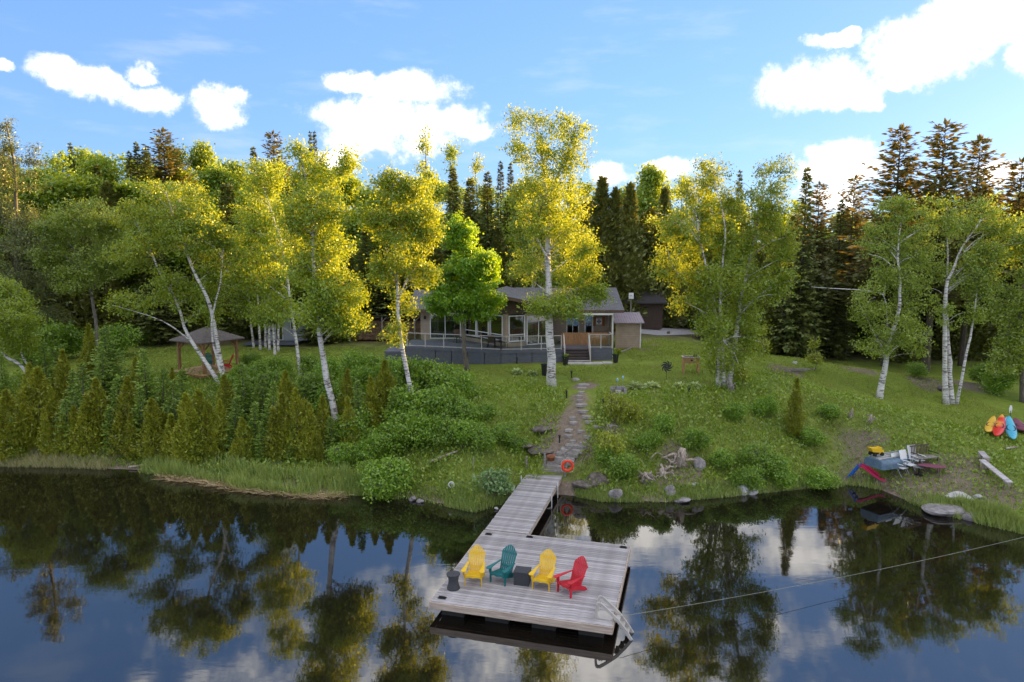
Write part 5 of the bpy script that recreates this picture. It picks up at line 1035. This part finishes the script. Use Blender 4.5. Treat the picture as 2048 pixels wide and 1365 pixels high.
p = g(575, 694); t = thing('small_cabin', 'small pale grey cabin half hidden behind the six birch trunks', 'cabin', (p[0], p[1] + 3, p[2])); X0 = p[0]; Y0 = p[1] + 2; Z0 = p[2]
wall('wall', (X0 - 2.6, Y0), (X0 + 1.2, Y0), Z0 + .3, Z0 + 2.7, M_cabin, [(.9, 1.6, Z0 + .3, Z0 + 2.3), (2.3, 3.2, Z0 + 1.3, Z0 + 2.2)], t, .2); window((X0 - 2.6, Y0), (X0 + 1.2, Y0), 2.33, 3.17, Z0 + 1.33, Z0 + 2.17, parent=t); window((X0 - 2.6, Y0), (X0 + 1.2, Y0), .94, 1.56, Z0 + .35, Z0 + 2.26, parent=t, name='door')
wall('wall', (X0 + 1.2, Y0), (X0 + 1.2, Y0 + 3), Z0 + .3, Z0 + 2.7, M_cabin, (), t, .2); wall('wall', (X0 - 2.6, Y0 + 3), (X0 - 2.6, Y0), Z0 + .3, Z0 + 2.7, M_cabin, (), t, .2)
plane_roof('roof', [(X0 - 2.9, Y0 - .4, Z0 + 2.7), (X0 + 1.5, Y0 - .4, Z0 + 2.7), (X0 + 1.5, Y0 + 3.3, Z0 + 3.3), (X0 - 2.9, Y0 + 3.3, Z0 + 3.3)], M_cabin, .1, t); MB().box((X0 - 1.6, Y0 - 1.1, Z0 + .22), (4.6, 2.0, .14)).build('platform', M_deckblue, t, world=True)

# deck furniture
def patio_chair(label, x, y, rz):
    t = thing('patio_chair', label, 'chair', (x, y, 4.482), rz)
    MB().box((0, 0, .42), (.48, .46, .03)).build('seat', M_black, t); MB().box((0, .25, .72), (.47, .03, .55), Matrix.Rotation(R(-12), 3, 'X')).build('backrest', M_brown, t)
    for a in (-1, 1):
        for b in (-1, 1): MB().tube([(a * .22, b * .2, .42), (a * .25, b * .25, 0)], .014, 6).build('leg', M_black, t)
        MB().tube([(a * .25, -.22, .0), (a * .26, -.22, .62), (a * .26, .24, .64)], .014, 6).build('arm', M_black, t)
patio_chair('dark patio chair at the left side of the deck table', -2.0, 49.6, R(80)); patio_chair('dark patio chair in front of the deck table', -1.5, 48.85, R(180)); patio_chair('dark patio chair at the right side of the deck table', -.55, 48.75, R(-90)); patio_chair('dark patio chair alone behind the maple trunk on the deck', -4.1, 51.6, R(30))
t = thing('patio_table', 'dark round table on the deck at the angled windows', 'table', (-1.25, 49.4, 4.482)); MB().lathe([(.0, .70), (.5, .70), (.5, .73), (.0, .735)], 20).build('table_top', M_black, t); MB().lathe([(.28, 0), (.05, .04), (.04, .7)], 12).build('pedestal', M_black, t)
def tall_pot(label, px, py, h=.62, plant=True):
    p = g(px, py); t = thing('planter_pot', label, 'planter', tuple(p)); MB().lathe([(.15, 0), (.22, h), (.245, h), (.25, h - .05), (.245, h + .01), (.2, h - .04)], 4).build('pot', M_black, t); MB().lathe([(0, h - .06), (.19, h - .055)], 8).build('earth', M_soil, t)
    if plant:
        rs = np.random.RandomState(int(px)); n = 60; obj('foliage', leaf_mesh('foliage', rs.normal(0, .07, (n, 3)) + np.array([0, 0, h - .02]), upleaf(rs, n, .8), rand_dirs(rs, n), .16, .07, L_shrub), None, t)
tall_pot('tall black planter at the left of the thick birch trunk', 1089, 752, .75, False); tall_pot('black planter at the left foot of the deck stairs', 1131, 731); tall_pot('black planter at the right corner of the porch', 1231, 726)
# flower bed edging at the lean-to
for i, (a, b) in enumerate((((1236, 708), (1252, 702)), ((1253, 702), (1270, 693)), ((1271, 692), (1282, 684)))):
    p, q = g(*a), g(*b); solo('edging_log', MB().tube([p + [0, 0, .05], q + [0, 0, .05]], .08, 8), M_greywood, ['lowest', 'middle', 'topmost'][i] + ' of three edging logs round the bed by the lean-to', 'log', tuple(p))
def hosta(label, px, py, r, m=None):
    p = g(px, py); rs = np.random.RandomState(int(px)); r = r * 1.25; n = 150; a = rs.uniform(0, 6.28, n); e = rs.uniform(.25, 1.2, n); D = np.stack([np.cos(a) * np.cos(e), np.sin(a) * np.cos(e), np.sin(e)], -1); rad = r * rs.uniform(.3, .8, n)[:, None]
    me = leaf_mesh('leaves', D * rad * np.array([1, 1, .8]), D + np.array([0, 0, -.5]), np.stack([np.zeros(n), np.zeros(n), np.ones(n)], -1) + rs.normal(0, .3, (n, 3)), rs.uniform(.16, .26, n), rs.uniform(.10, .15, n), m or L_hosta)
    t = thing('hosta', label, 'plant', tuple(p)); obj('leaves', me, None, t); st = MB()
    for k in range(14): st.tube([(0, 0, -.03), tuple(D[k] * rad[k])], .008, 3, False)
    st.build('stems', L_shrub, t)
for px, py, r, lab in ((1271,778,.42,'white-edged hosta next to the stone ornament'),(1303,777,.42,'white-edged hosta second right of the stone ornament'),(1359,778,.34,'white-edged hosta third in the lawn-edge row'),(1387,777,.36,'white-edged hosta at the right end of the lawn-edge row'),(1034,748,.30,'small pale hosta near the deck skirting, left one'),(1065,751,.26,'small pale hosta nearer the thick birch trunk')): hosta(lab, px, py, r)
hosta('green leafy plant below the heat pump', 1246, 696, .42, L_lime); hosta('bright leafy plant at the porch corner bed', 1232, 708, .40, L_lime)
def path_light(label, px, py, h=.42):
    p = g(px, py); t = thing('path_light', label, 'garden light', tuple(p)); MB().tube([(0, 0, -.1), (0, 0, h * .7)], .035, 8).build('stake', M_black, t); MB().lathe([(.05, h * .6), (.055, h * .9), (.10, h * .92), (.03, h)], 10).build('lamp_head', M_black, t); MB().lathe([(.045, h * .66), (.052, h * .86)], 10).build('lens', M_alu, t)
for lab, px, py, h in (('black path light left of the stepping stones', 1133, 797, .45), ('black path light right of the thick birch trunk', 1143, 756, .45), ('small dark path light by the yellow-green shrub', 1206, 812, .36), ('dark path light at the bottom of the stone path', 1119, 887, .42), ('tall black light standing in front of the deck skirting', 1034, 729, .50), ('slim dark light below the right end of the hosta row', 1378, 795, .55)): path_light(lab, px, py, h)
# wind spinner
p = g(1332, 777); c = at(1332, 733, p[1]); h = c[2] - p[2]; t = thing('wind_spinner', 'black metal wind spinner on a thin pole in the lawn', 'wind spinner', tuple(p)); MB().tube([(0, 0, -.1), (0, 0, h)], .012, 6).build('pole', M_black, t)
for k in range(8):
    a0 = k * .7854; mb = MB(); pts = [(s_ * .33 * math.cos(a0 + 1.6 * s_), -.04, h + s_ * .33 * math.sin(a0 + 1.6 * s_)) for s_ in np.linspace(.12, 1, 8)]
    for i in range(7): mb.bar(pts[i], pts[i + 1], .05, .075 * math.sin(math.pi * (i + .8) / 7.6) + .012)
    mb.build('blade', M_black, t)
MB().lathe([(.0, -.02), (.05, 0), (0, .02)], 10, (0, 0, 0)).build('hub', M_black, t).location = (0, -.05, h)
# raised planter
p = g(1381, 746); t = thing('raised_planter', 'pine raised planter box on four legs in the lawn', 'planter box', tuple(p), R(-6)); t.scale = (1.15, 1.15, 1.15)
for x in (-.40, .40):
    for y in (-.22, .22): MB().box((x, y, .45), (.085, .085, .96)).build('leg', M_planter, t)
for y in (-.25, .25):
    for k in range(3): MB().box((0, y, .62 + .112 * k), (.86, .028, .106)).build('side_board', M_planter, t)
for x in (-.43, .43): MB().box((x, 0, .73), (.028, .47, .33)).build('end_board', M_planter, t)
for s_ in (-1, 1): MB().bar((s_ * .38, -.275, .86), (0, -.275, .60), .022, .05, (0, 1, 0)).build('brace', M_planter, t)
MB().box((0, 0, .84), (.82, .44, .03)).build('earth', M_soil, t); MB().box((0, -.275, .74), (.09, .02, .09), Matrix.Rotation(R(45), 3, 'Y')).build('diamond', M_black, t)
for y in (-.26, .26): MB().box((0, y, .905), (.98, .085, .025)).build('rim', M_rail, t)
for x in (-.45, .45): MB().box((x, 0, .905), (.085, .43, .025)).build('rim', M_rail, t)
rs = np.random.RandomState(4); obj('seedling', leaf_mesh('seedling', rs.normal(0, .04, (40, 3)) + np.array([.22, .1, .9]), upleaf(rs, 40, .6), rand_dirs(rs, 40), .14, .06, L_spruce), None, t)
# stone ornament
p = g(1237, 788); t = thing('stone_ornament', 'weathered stone basin with pale glass stakes on the lawn edge', 'garden ornament', tuple(p), R(-10)); rr = random.Random(3)
for x, y, w, d_, h in ((-.38, .15, .16, .6, .34), (.38, .15, .16, .6, .30), (0, .42, .7, .14, .38), (-.05, -.22, 1.0, .18, .12)): MB().box((x, y, h / 2 - .03), (w, d_, h)).build('stone_slab', M_rock, t)
MB().rock((.1, .15, .08), (.25, .2, .12), rr).build('stone_slab', M_darkrock, t, True); MB().box((-.02, -.1, .1), (.3, .1, .24)).build('stone_slab', M_palerock, t)
for x, y, h in ((-.08, .2, .72), (.22, .3, .85)): mb = MB(); mb.tube([(x, y, 0), (x, y, h)], .010, 5); mb.build('stake', M_metal, t); MB().lathe([(.01, 0), (.05, .05), (.055, .14), (.015, .2)], 8, (x, y, h - .06)).build('glass_top', M_sky, t, True)

# ---------------------------------------------------------------- gazebo and left lawn
p = g(419, 747); gzb = thing('gazebo', 'timber gazebo with square shingled hip roof on the left lawn', 'gazebo', tuple(p), R(-30)); S = 1.42; zf = .32
MB().box((0, 0, zf - .16), (3.6, 3.6, .16)).build('platform_frame', M_gazebo, gzb)
for k in range(25): MB().box((-1.84 + .147 * (k + .5), 0, zf - .062), (.137, 3.66, .032)).build('deck_board', M_gazdeck, gzb)
for x in (-1, 1):
    for y in (-1, 1):
        X_, Y_ = x * (S - .1), y * (S - .1); MB().box((X_, Y_, zf + .97), (.16, .16, 2.02)).build('post', M_gazebo, gzb)
        MB().bar((X_, Y_, zf + 1.45), (X_ - x * .5, Y_, zf + 1.93), .08, .08).build('knee_brace', M_gazebo, gzb); MB().bar((X_, Y_, zf + 1.45), (X_, Y_ - y * .5, zf + 1.93), .08, .08).build('knee_brace', M_gazebo, gzb)
for s_ in (-1, 1): MB().box((0, s_ * (S - .1), zf + 2.04), (2 * S + .2, .1, .17)).build('beam', M_gazebo, gzb); MB().box((s_ * (S - .1), 0, zf + 2.05), (.1, 2 * S - .34, .16)).build('beam', M_gazebo, gzb)
e = S + .32; zr = zf + 2.12
for k in range(4):
    a = k * 1.5708; rot = lambda x, y: (x * math.cos(a) - y * math.sin(a), x * math.sin(a) + y * math.cos(a)); P_ = [(*rot(-e, -e), zr), (*rot(e, -e), zr), (*rot(.12, -.12), zr + .80), (*rot(-.12, -.12), zr + .80)]; MB().extrude(P_, (0, 0, -.07)).build('roof_face', M_gazroof, gzb)
MB().lathe([(.2, zr + .78), (.16, zr + .86), (.0, zr + .90)], 4).build('roof_cap', M_gazroof, gzb)
q = Vector(p) + Vector((-.35, .6, zf - .045)); adirondack('blue-green slatted chair standing inside the gazebo', M_teal, q, R(20), 1.0); q = Vector(p) + Vector((1.0, .5, zf - .045)); adirondack('red slatted chair standing inside the gazebo', M_red, q, R(-60), 1.0)
p = g(125, 752); t = thing('lumber_pile', 'small pile of grey boards on the left lawn', 'lumber', tuple(p))
for k in range(6): MB().box((.05 * k, .16 * k - .3, .06 + .05 * (k % 2)), (2.3, .14, .04)).build('board', M_greywood, t)
# ---------------------------------------------------------------- right beach: boat, toys, seats, kayaks
p = g(1787, 930); boat = thing('overturned_rowboat', 'upturned rowboat with faded blue sides on the right beach', 'boat', tuple(p + [0, 0, .03]), R(26)); boat.scale = (.92, .92, .92)
def hull(L, w, d, ns=15, m=9):
    vs = []; fs = []
    for i in range(ns + 1):
        s_ = i / ns; x = (s_ - .5) * L; wb = w * (1 - max(0, (s_ - .45) / .55) ** 2.3 * .92) * (0.82 + .18 * min(1, s_ * 3)); dd = d * (1 - .12 * s_); lift = .10 * s_ * s_
        for k in range(m):
            a = math.pi * k / (m - 1); ca, sa = math.cos(a), math.sin(a); y = wb / 2 * math.copysign(abs(ca) ** .55, ca); z = lift * 0 + dd * (abs(sa) ** .45); vs.append((x, y, z))
    for i in range(ns):
        for k in range(m - 1): a = i * m + k; fs.append((a, a + m, a + m + 1, a + 1))
    fs.append(tuple(range(m))); fs.append(tuple(ns * m + k for k in range(m))[::-1]); return vs, fs
vs, fs = hull(3.3, 1.4, .5); MB().add(vs, fs).build('hull', M_blueboat, boat, True)
vs2 = [(x * .96, y * .80, z + .012) for x, y, z in vs]; f2 = [f for f in fs if len(f) == 4 and min(vs[i][2] for i in f) > .2]
MB().add(vs2, f2).build('bottom', M_alu, boat, True)
for y in (-.36, -.12, .12, .36): MB().bar((-1.5, y, .53), (.75, y * .9, .49), .045, .03).build('keel_strip', M_alu, boat)
for y in (-1, 1):
    for k in range(2): MB().bar((-1.55, y * .63, .14 + .12 * k), (.2, y * .705, .14 + .12 * k), .015, .02).build('side_strake', M_blueboat, boat)
MB().box((-1.66, 0, .24), (.03, .95, .42)).build('transom', M_blueboat, boat)
p = g(1721, 957); t = thing('play_slide', 'pink and blue toddler slide at the left end of the boat', 'slide', tuple(p), R(38)); t.scale = (.88, .88, .88)
pr = [(-.1, .0, .72), (.0, -.25, .62), (.12, -.75, .30), (.2, -1.05, .13), (.28, -1.35, .10)]; ch = MB()
for a, b in zip(pr[:-1], pr[1:]): ch.bar(a, b, .36, .03)
ch.build('chute', M_pink, t)
for s_ in (-.19, .19):
    mb = MB()
    for a, b in zip(pr[:-1], pr[1:]): mb.bar((a[0] + s_, a[1], a[2] + .06), (b[0] + s_, b[1], b[2] + .06), .03, .12)
    mb.build('chute_side', M_pink, t)
for s_ in (-.2, .16): MB().bar((-.12 + s_, .02, .82), (-.32 + s_, .5, -.02), .06, .09).build('ladder_side', M_blueplastic, t)
for k in range(3): MB().bar((-.36 + .03, .12 + .13 * k, .62 - .22 * k), (.02, .12 + .13 * k, .62 - .22 * k), .1, .04).build('rung', M_blueplastic, t)
q = boat.location + Vector((-1.15, -.45, .53)); t = thing('toy_truck', 'yellow toy dump truck on top of the upturned boat', 'toy truck', tuple(q), R(15)); t.scale = (1.25,) * 3
MB().extrude([(-.25, -.12, .18), (.06, -.12, .14), (.08, -.12, .30), (-.34, -.12, .34)], (0, .24, 0)).build('dump_bed', M_yellow, t); MB().extrude([(.08, -.11, .10), (.26, -.11, .10), (.27, -.11, .2), (.18, -.11, .21), (.16, -.11, .33), (.09, -.11, .33)], (0, .22, 0)).build('cab', M_yellow, t); MB().box((0, 0, .11), (.5, .14, .05)).build('chassis', M_black, t)
for x in (-.16, .17):
    for y in (-.12, .12): o = MB().lathe([(.03, -.03), (.075, -.03), (.075, .03), (.03, .03)], 12).build('wheel', M_tyre, t); o.location = (x, y, .075); o.rotation_euler = (R(90), 0, 0)
def lawn_chair(label, px, py, rz):
    p = g(px, py); t = thing('folding_chair', label, 'chair', tuple(p), rz)
    MB().box((0, -.05, .40), (.48, .46, .02)).build('seat', M_cream, t); MB().box((0, .28, .70), (.47, .02, .62), Matrix.Rotation(R(-18), 3, 'X')).build('backrest', M_cream, t)
    for s_ in (-.25, .25):
        MB().tube([(s_, -.28, .40), (s_, .20, .40), (s_, .40, 1.02)], .014, 6).build('side_frame', M_blueboat, t); MB().tube([(s_, -.26, 0), (s_, .12, .58)], .013, 6).build('leg', M_metal, t); MB().tube([(s_, .32, 0), (s_, -.2, .58)], .013, 6).build('leg', M_metal, t); MB().box((s_, -.06, .595), (.045, .46, .025)).build('arm', M_cream, t)
lawn_chair('white folding lawn chair nearest the slide, against the boat', 1799, 952, R(28)); lawn_chair('white folding lawn chair in the middle of three by the boat', 1815, 945, R(24)); lawn_chair('white folding lawn chair closest to the slatted bench', 1831, 936, R(16))
p = g(1848, 932); t = thing('garden_bench', 'slatted metal garden bench behind the folding chairs', 'bench', tuple(p), R(18))
for k in range(5): MB().box((0, -.2 + .095 * k, .42), (1.15, .075, .022)).build('seat_slat', M_greywood, t)
for k in range(12): MB().box((-.52 + .095 * k, .30, .68), (.03, .025, .42), Matrix.Rotation(R(-10), 3, 'X')).build('back_slat', M_brown, t)
MB().box((0, .335, .9), (1.2, .04, .06)).build('back_rail', M_brown, t)
for s_ in (-.55, .55):
    MB().bar((s_, -.22, 0), (s_, -.22, .42), .04, .04).build('leg', M_black, t); MB().bar((s_, .3, 0), (s_, .24, .44), .04, .04).build('leg', M_black, t); MB().bar((s_, -.25, .6), (s_, .3, .6), .05, .03).build('arm', M_black, t)
p, q = at(1808, 908, 36.4), at(1868, 893, 37.6); solo('wooden_pole', MB().tube([p, q], .022, 6), M_greywood, 'long thin pole lying across the boat and the bench', 'pole', tuple(p))
p = g(1837, 950); t = thing('round_table', 'small round dark metal table by the folding chairs', 'table', tuple(p)); MB().lathe([(0, .38), (.30, .385), (.31, .40), (0, .41)], 18).build('table_top', M_metal, t); MB().lathe([(.2, 0), (.03, .03), (.03, .38)], 10).build('pedestal', M_black, t)
p = g(1862, 950); t = thing('oval_table', 'low oval maroon table in front of the bench', 'table', tuple(p), R(-18)); o = MB().lathe([(0, .42), (.5, .425), (.52, .44), (0, .46)], 24).build('table_top', M_plum, t); o.scale = (1.15, .62, 1)
for x in (-.3, .3):
    for y in (-.16, .16): MB().tube([(x, y, 0), (x * .9, y, .42)], .02, 6).build('leg', M_brown, t)
def plank_bench(label, a, b):
    p, q = g(*a), g(*b); up = np.array([0, 0, .36]); t = thing('plank_bench', label, 'bench', tuple(p)); MB().bar(p + up, q + up, .28, .05).build('seat_plank', M_dockwood, t, world=True)
    for f in (.08, .9): c = p + (q - p) * f; MB().lathe([(.15, -.08), (.14, .0), (.14, .33)], 12, tuple(c)).build('log_foot', M_drift, t, world=True)
plank_bench('longer grey plank bench on log feet at the right beach', (1962, 935), (2018, 982)); plank_bench('short grey plank bench behind the longer one', (1960, 918), (1972, 932))
def kayak(label, base, top, m, L=2.7, w=.66):
    p = g(*base); q = at(top[0], top[1], p[1] + 2.2); a = Vector(p) + Vector((0, 0, .12)); b = Vector(q); t = thing('kayak', label, 'kayak', tuple(a)); d = b - a; ln = d.length; d.normalize(); sd = d.cross(Vector((0, 0, 1))).normalized(); n_ = sd.cross(d); vs = []; fs = []; ns, m_ = 16, 12
    for i in range(ns + 1):
        s_ = i / ns; k = math.sin(math.pi * min(1, max(0, s_ * .96 + .02))) ** .65; rock_ = .16 * (2 * s_ - 1) ** 2
        for j in range(m_):
            an = 6.2832 * j / m_; vs.append(a + d * (ln * s_) + sd * (w / 2 * k * math.cos(an)) + n_ * (.15 * k * math.sin(an) * (1.15 if math.sin(an) < 0 else .7) + rock_) - a)
    for i in range(ns):
        for j in range(m_): x = i * m_ + j; y = i * m_ + (j + 1) % m_; fs.append((x, y, y + m_, x + m_))
    fs.append(tuple(range(m_))[::-1]); fs.append(tuple(ns * m_ + j for j in range(m_))); MB().add(vs, fs).build('hull', m, t, True)
    cp = MB(); c = d * (ln * .52) + n_ * .085; ring_ = [c + d * (.36 * math.cos(x)) + sd * (.19 * math.sin(x)) for x in np.linspace(0, 6.2832, 17)]; cp.tube(ring_, .025, 5, False); cp.build('cockpit_rim', M_black, t)
    return t
kayak('yellow kayak at the left end of the rack', (1974, 874), (1987, 838), M_kyellow, w=.5); kayak('red and yellow kayak second on the rack', (1991, 882), (2004, 835), M_sunset, w=.52); kayak('pale blue kayak in the middle of the rack', (2006, 870), (2013, 840), M_sky, w=.42); kayak('turquoise kayak right of the pale blue one', (2026, 889), (2017, 838), M_turq, w=.5); kayak('plum coloured kayak at the picture edge', (2052, 872), (2030, 842), M_plum)
p = at(1984, 843, 41.2); q = at(2052, 843, 41.4); t = thing('kayak_rack', 'low timber rack the kayaks lean on', 'rack', (p[0], p[1], gz(p[0], p[1]))); MB().bar(p - [0, 0, .12], q - [0, 0, .12], .09, .09).build('rail', M_greywood, t, world=True)
for f in (0.02, .5, .98): c = p + (q - p) * f; MB().bar((c[0], c[1], gz(c[0], c[1]) - .2), (c[0], c[1], c[2] - .18), .09, .09).build('post', M_greywood, t, world=True)
p = g(2018, 852); t = thing('upright_paddle', 'white paddle blade standing above the kayaks', 'paddle', tuple(p)); c = at(2017, 822, p[1])[2] - p[2]; MB().tube([(0, 0, 0), (0, 0, c)], .016, 6).build('shaft', M_black, t); MB().extrude([(-.05, 0, c - .12), (.05, 0, c - .12), (.09, 0, c + .12), (.05, 0, c + .3), (-.04, 0, c + .32), (-.09, 0, c + .1)], (0, .02, 0)).build('blade', M_white, t)
# ---------------------------------------------------------------- rocks, logs, stumps
def boulder(label, px, py, w, hgt, m, seed, dep=None, sink=.3):
    p = g(px, py) if py < np.interp(px, [a[0] for a in SHORE_PX], [a[1] for a in SHORE_PX]) - 2 else on_z(px, py, .02); s = w / FPX * p[1] / 2; h = hgt / FPX * p[1] / 2; rr = random.Random(seed)
    solo('boulder', MB().rock((p[0], p[1], p[2] + h * (1 - sink * 2)), (s, dep or s * .8, h), rr, 14, 9, .30), m, label, 'rock', tuple(p))
for i, a in enumerate([('pale round boulder at the right bank waterline', 1484,984,24,22,M_palerock),('smaller pale boulder touching the round one', 1506,987,20,14,M_palerock),('long flat grey rock in the right shallows', 1885,1028,78,20,M_rock),('grey flat rock right of the long flat one', 1948,1037,50,20,M_rock),('white weathered rock slab by the right beach', 1920,996,44,12,M_palerock),('small white rock beside the weathered slab', 1955,996,16,9,M_palerock),('upright grey rock face at the waterline right of the dock', 1232,1000,24,34,M_rock),
 ('dark rock under the ramp on the shore', 1170,978,40,20,M_darkrock),('broad dark rock right of the ramp head', 1196,968,44,26,M_darkrock),('grey rock below the driftwood roots', 1338,990,22,26,M_rock),('pale grey rock right of the driftwood roots', 1397,935,22,28,M_rock),('small pale rock in the weeds right of the driftwood', 1388,972,13,10,M_palerock),('flat dark ledge left of the ramp posts', 1040,892,52,10,M_darkrock),('dark earth-stained rock below the stone path', 1085,860,46,12,M_darkrock),('brown ledge left of the shore steps', 1082,905,50,14,M_darkrock),
 ('pale boulder on the far left shore', 148,893,22,10,M_palerock),('small round stone at the point left of the dock', 842,1004,14,9,M_rock),('stone next to the small round one at the point', 826,1000,16,10,M_rock),('tiny white stone floating by the dock ramp', 993,1018,10,5,M_palerock),('grey rock peeking from the left reeds', 555,925,26,12,M_palerock),('low rock at the waterline below the driftwood', 1365,1002,40,10,M_rock),('stone by the thick birch base', 1152,762,14,8,M_slab),('small grey rock high on the right bank', 1388,868,12,10,M_palerock),('dark rock on the mound by the right wood', 1888,782,26,14,M_darkrock),('pale stone on the right lawn mound', 1590,728,8,8,M_palerock)]): boulder(*a, 40 + i)
def log(label, pts, r, m=M_drift, lift=.06):
    P_ = [(g(x, y) if y < np.interp(x, [a[0] for a in SHORE_PX], [a[1] for a in SHORE_PX]) else on_z(x, y, 0)) + np.array([0, 0, lift + dz]) for x, y, dz in pts]; solo('driftwood_log', MB().tube(smooth_path(P_, 7), np.linspace(r, r * .6, 7), 8), m, label, 'log', tuple(P_[0]), smooth=True)
log('bleached log lying on the left shore mud', [(258,938,0),(285,935,.03),(312,931,.05)], .07); log('grey log propped on the bank below the large birch', [(733,940,0),(722,918,.15),(708,893,.45)], .09, M_greywood); log('pale log in the grass left of the dock', [(860,931,.1),(890,921,.15),(915,912,.15)], .08); log('short white branch on the far left shore', [(120,908,0),(133,902,.12)], .05, M_palerock); log('thin driftwood stick at the ramp side shore', [(960,1005,.05),(985,998,.1),(1008,990,.15)], .045); log('thin pale branch lying behind the driftwood roots', [(1300,930,.2),(1312,923,.35),(1325,926,.3)], .03); log('grey log lying at the kayaks', [(2012,900,0),(2035,897,.02)], .07)
def root_stump(label, px, py, r, h, m, seed, nr=13):
    p = g(px, py); rr = random.Random(seed); t = thing('root_stump', label, 'stump', tuple(p)); mb = MB(); mb.tube([(0, 0, -.1), (rr.uniform(-.1, .1), 0, h * .5), (rr.uniform(-.2, .2), .05, h)], [r * .5, r * .36, r * .24], 9); mb.build('bole', m, t, True)
    for k in range(nr):
        a = rr.uniform(0, 6.28); l = r * rr.uniform(.7, 1.6); z = rr.uniform(.05, h * .8); pts = [(0, 0, z)]; 
        for s_ in (.4, .75, 1): pts.append((l * s_ * math.cos(a) + rr.uniform(-.1, .1), l * s_ * math.sin(a) * .8 + rr.uniform(-.1, .1), z * (1 - .3 * s_) + rr.uniform(-.12, .25)))
        MB().tube(smooth_path(pts, 7), np.linspace(r * .17, .012, 7), 6).build('root', m, t, True)
root_stump('dark twisted root stump beside the stone path', 1220, 866, .38, .42, M_greywood, 1); root_stump('largest bleached upturned root mass on the right bank', 1358, 930, .62, .80, M_drift, 2, 18); root_stump('bleached root stump low on the bank near the waterline', 1292, 965, .50, .45, M_drift, 3, 16); root_stump('pale root tangle between the two bleached stumps', 1328, 955, .42, .4, M_drift, 4, 14); root_stump('broken grey stump right of the birch on the right lawn bank', 1739, 848, .2, .5, M_drift, 5, 6); root_stump('small splintered stump on the right bank', 1700, 835, .16, .5, M_drift, 6, 5); root_stump('rotting stump at the foot of the right birch clump', 1462, 785, .3, .9, M_greywood, 7, 7)
p = g(897, 980); t = thing('white_bucket', 'white bucket tipped over in the grass left of the dock', 'bucket', tuple(p + [0, 0, .14])); o = MB().lathe([(.11, 0), (.145, .32), (.155, .32), (.155, .35), (.13, .35), (.1, .03)], 14).build('shell', M_white, t, True); o.rotation_euler = (R(60), 0, R(35))
for i, (x, y) in enumerate(((947, 945), (1293, 915))):
    p = g(x, y); solo('marker_stake', MB().tube([p - [0, 0, .1], p + [.02, 0, .75 - .3 * i]], .018, 6), M_metal, ['thin pale metal stake in the grass left of the ramp', 'short pale stake among weeds right of the dock'][i], 'stake', tuple(p))
p = g(1595, 745); t = thing('lawn_debris', 'low heap of grey branches on the right lawn mound', 'branch pile', tuple(p)); rr = random.Random(12)
for k in range(12): a = rr.uniform(-.5, .5); x = rr.uniform(-1.2, .6); MB().bar((x - .5, rr.uniform(-.3, .3), .05 + .02 * k), (x + .5 * math.cos(a), .5 * math.sin(a), .06 + .02 * k), .035, .03).build('branch', M_greywood, t)
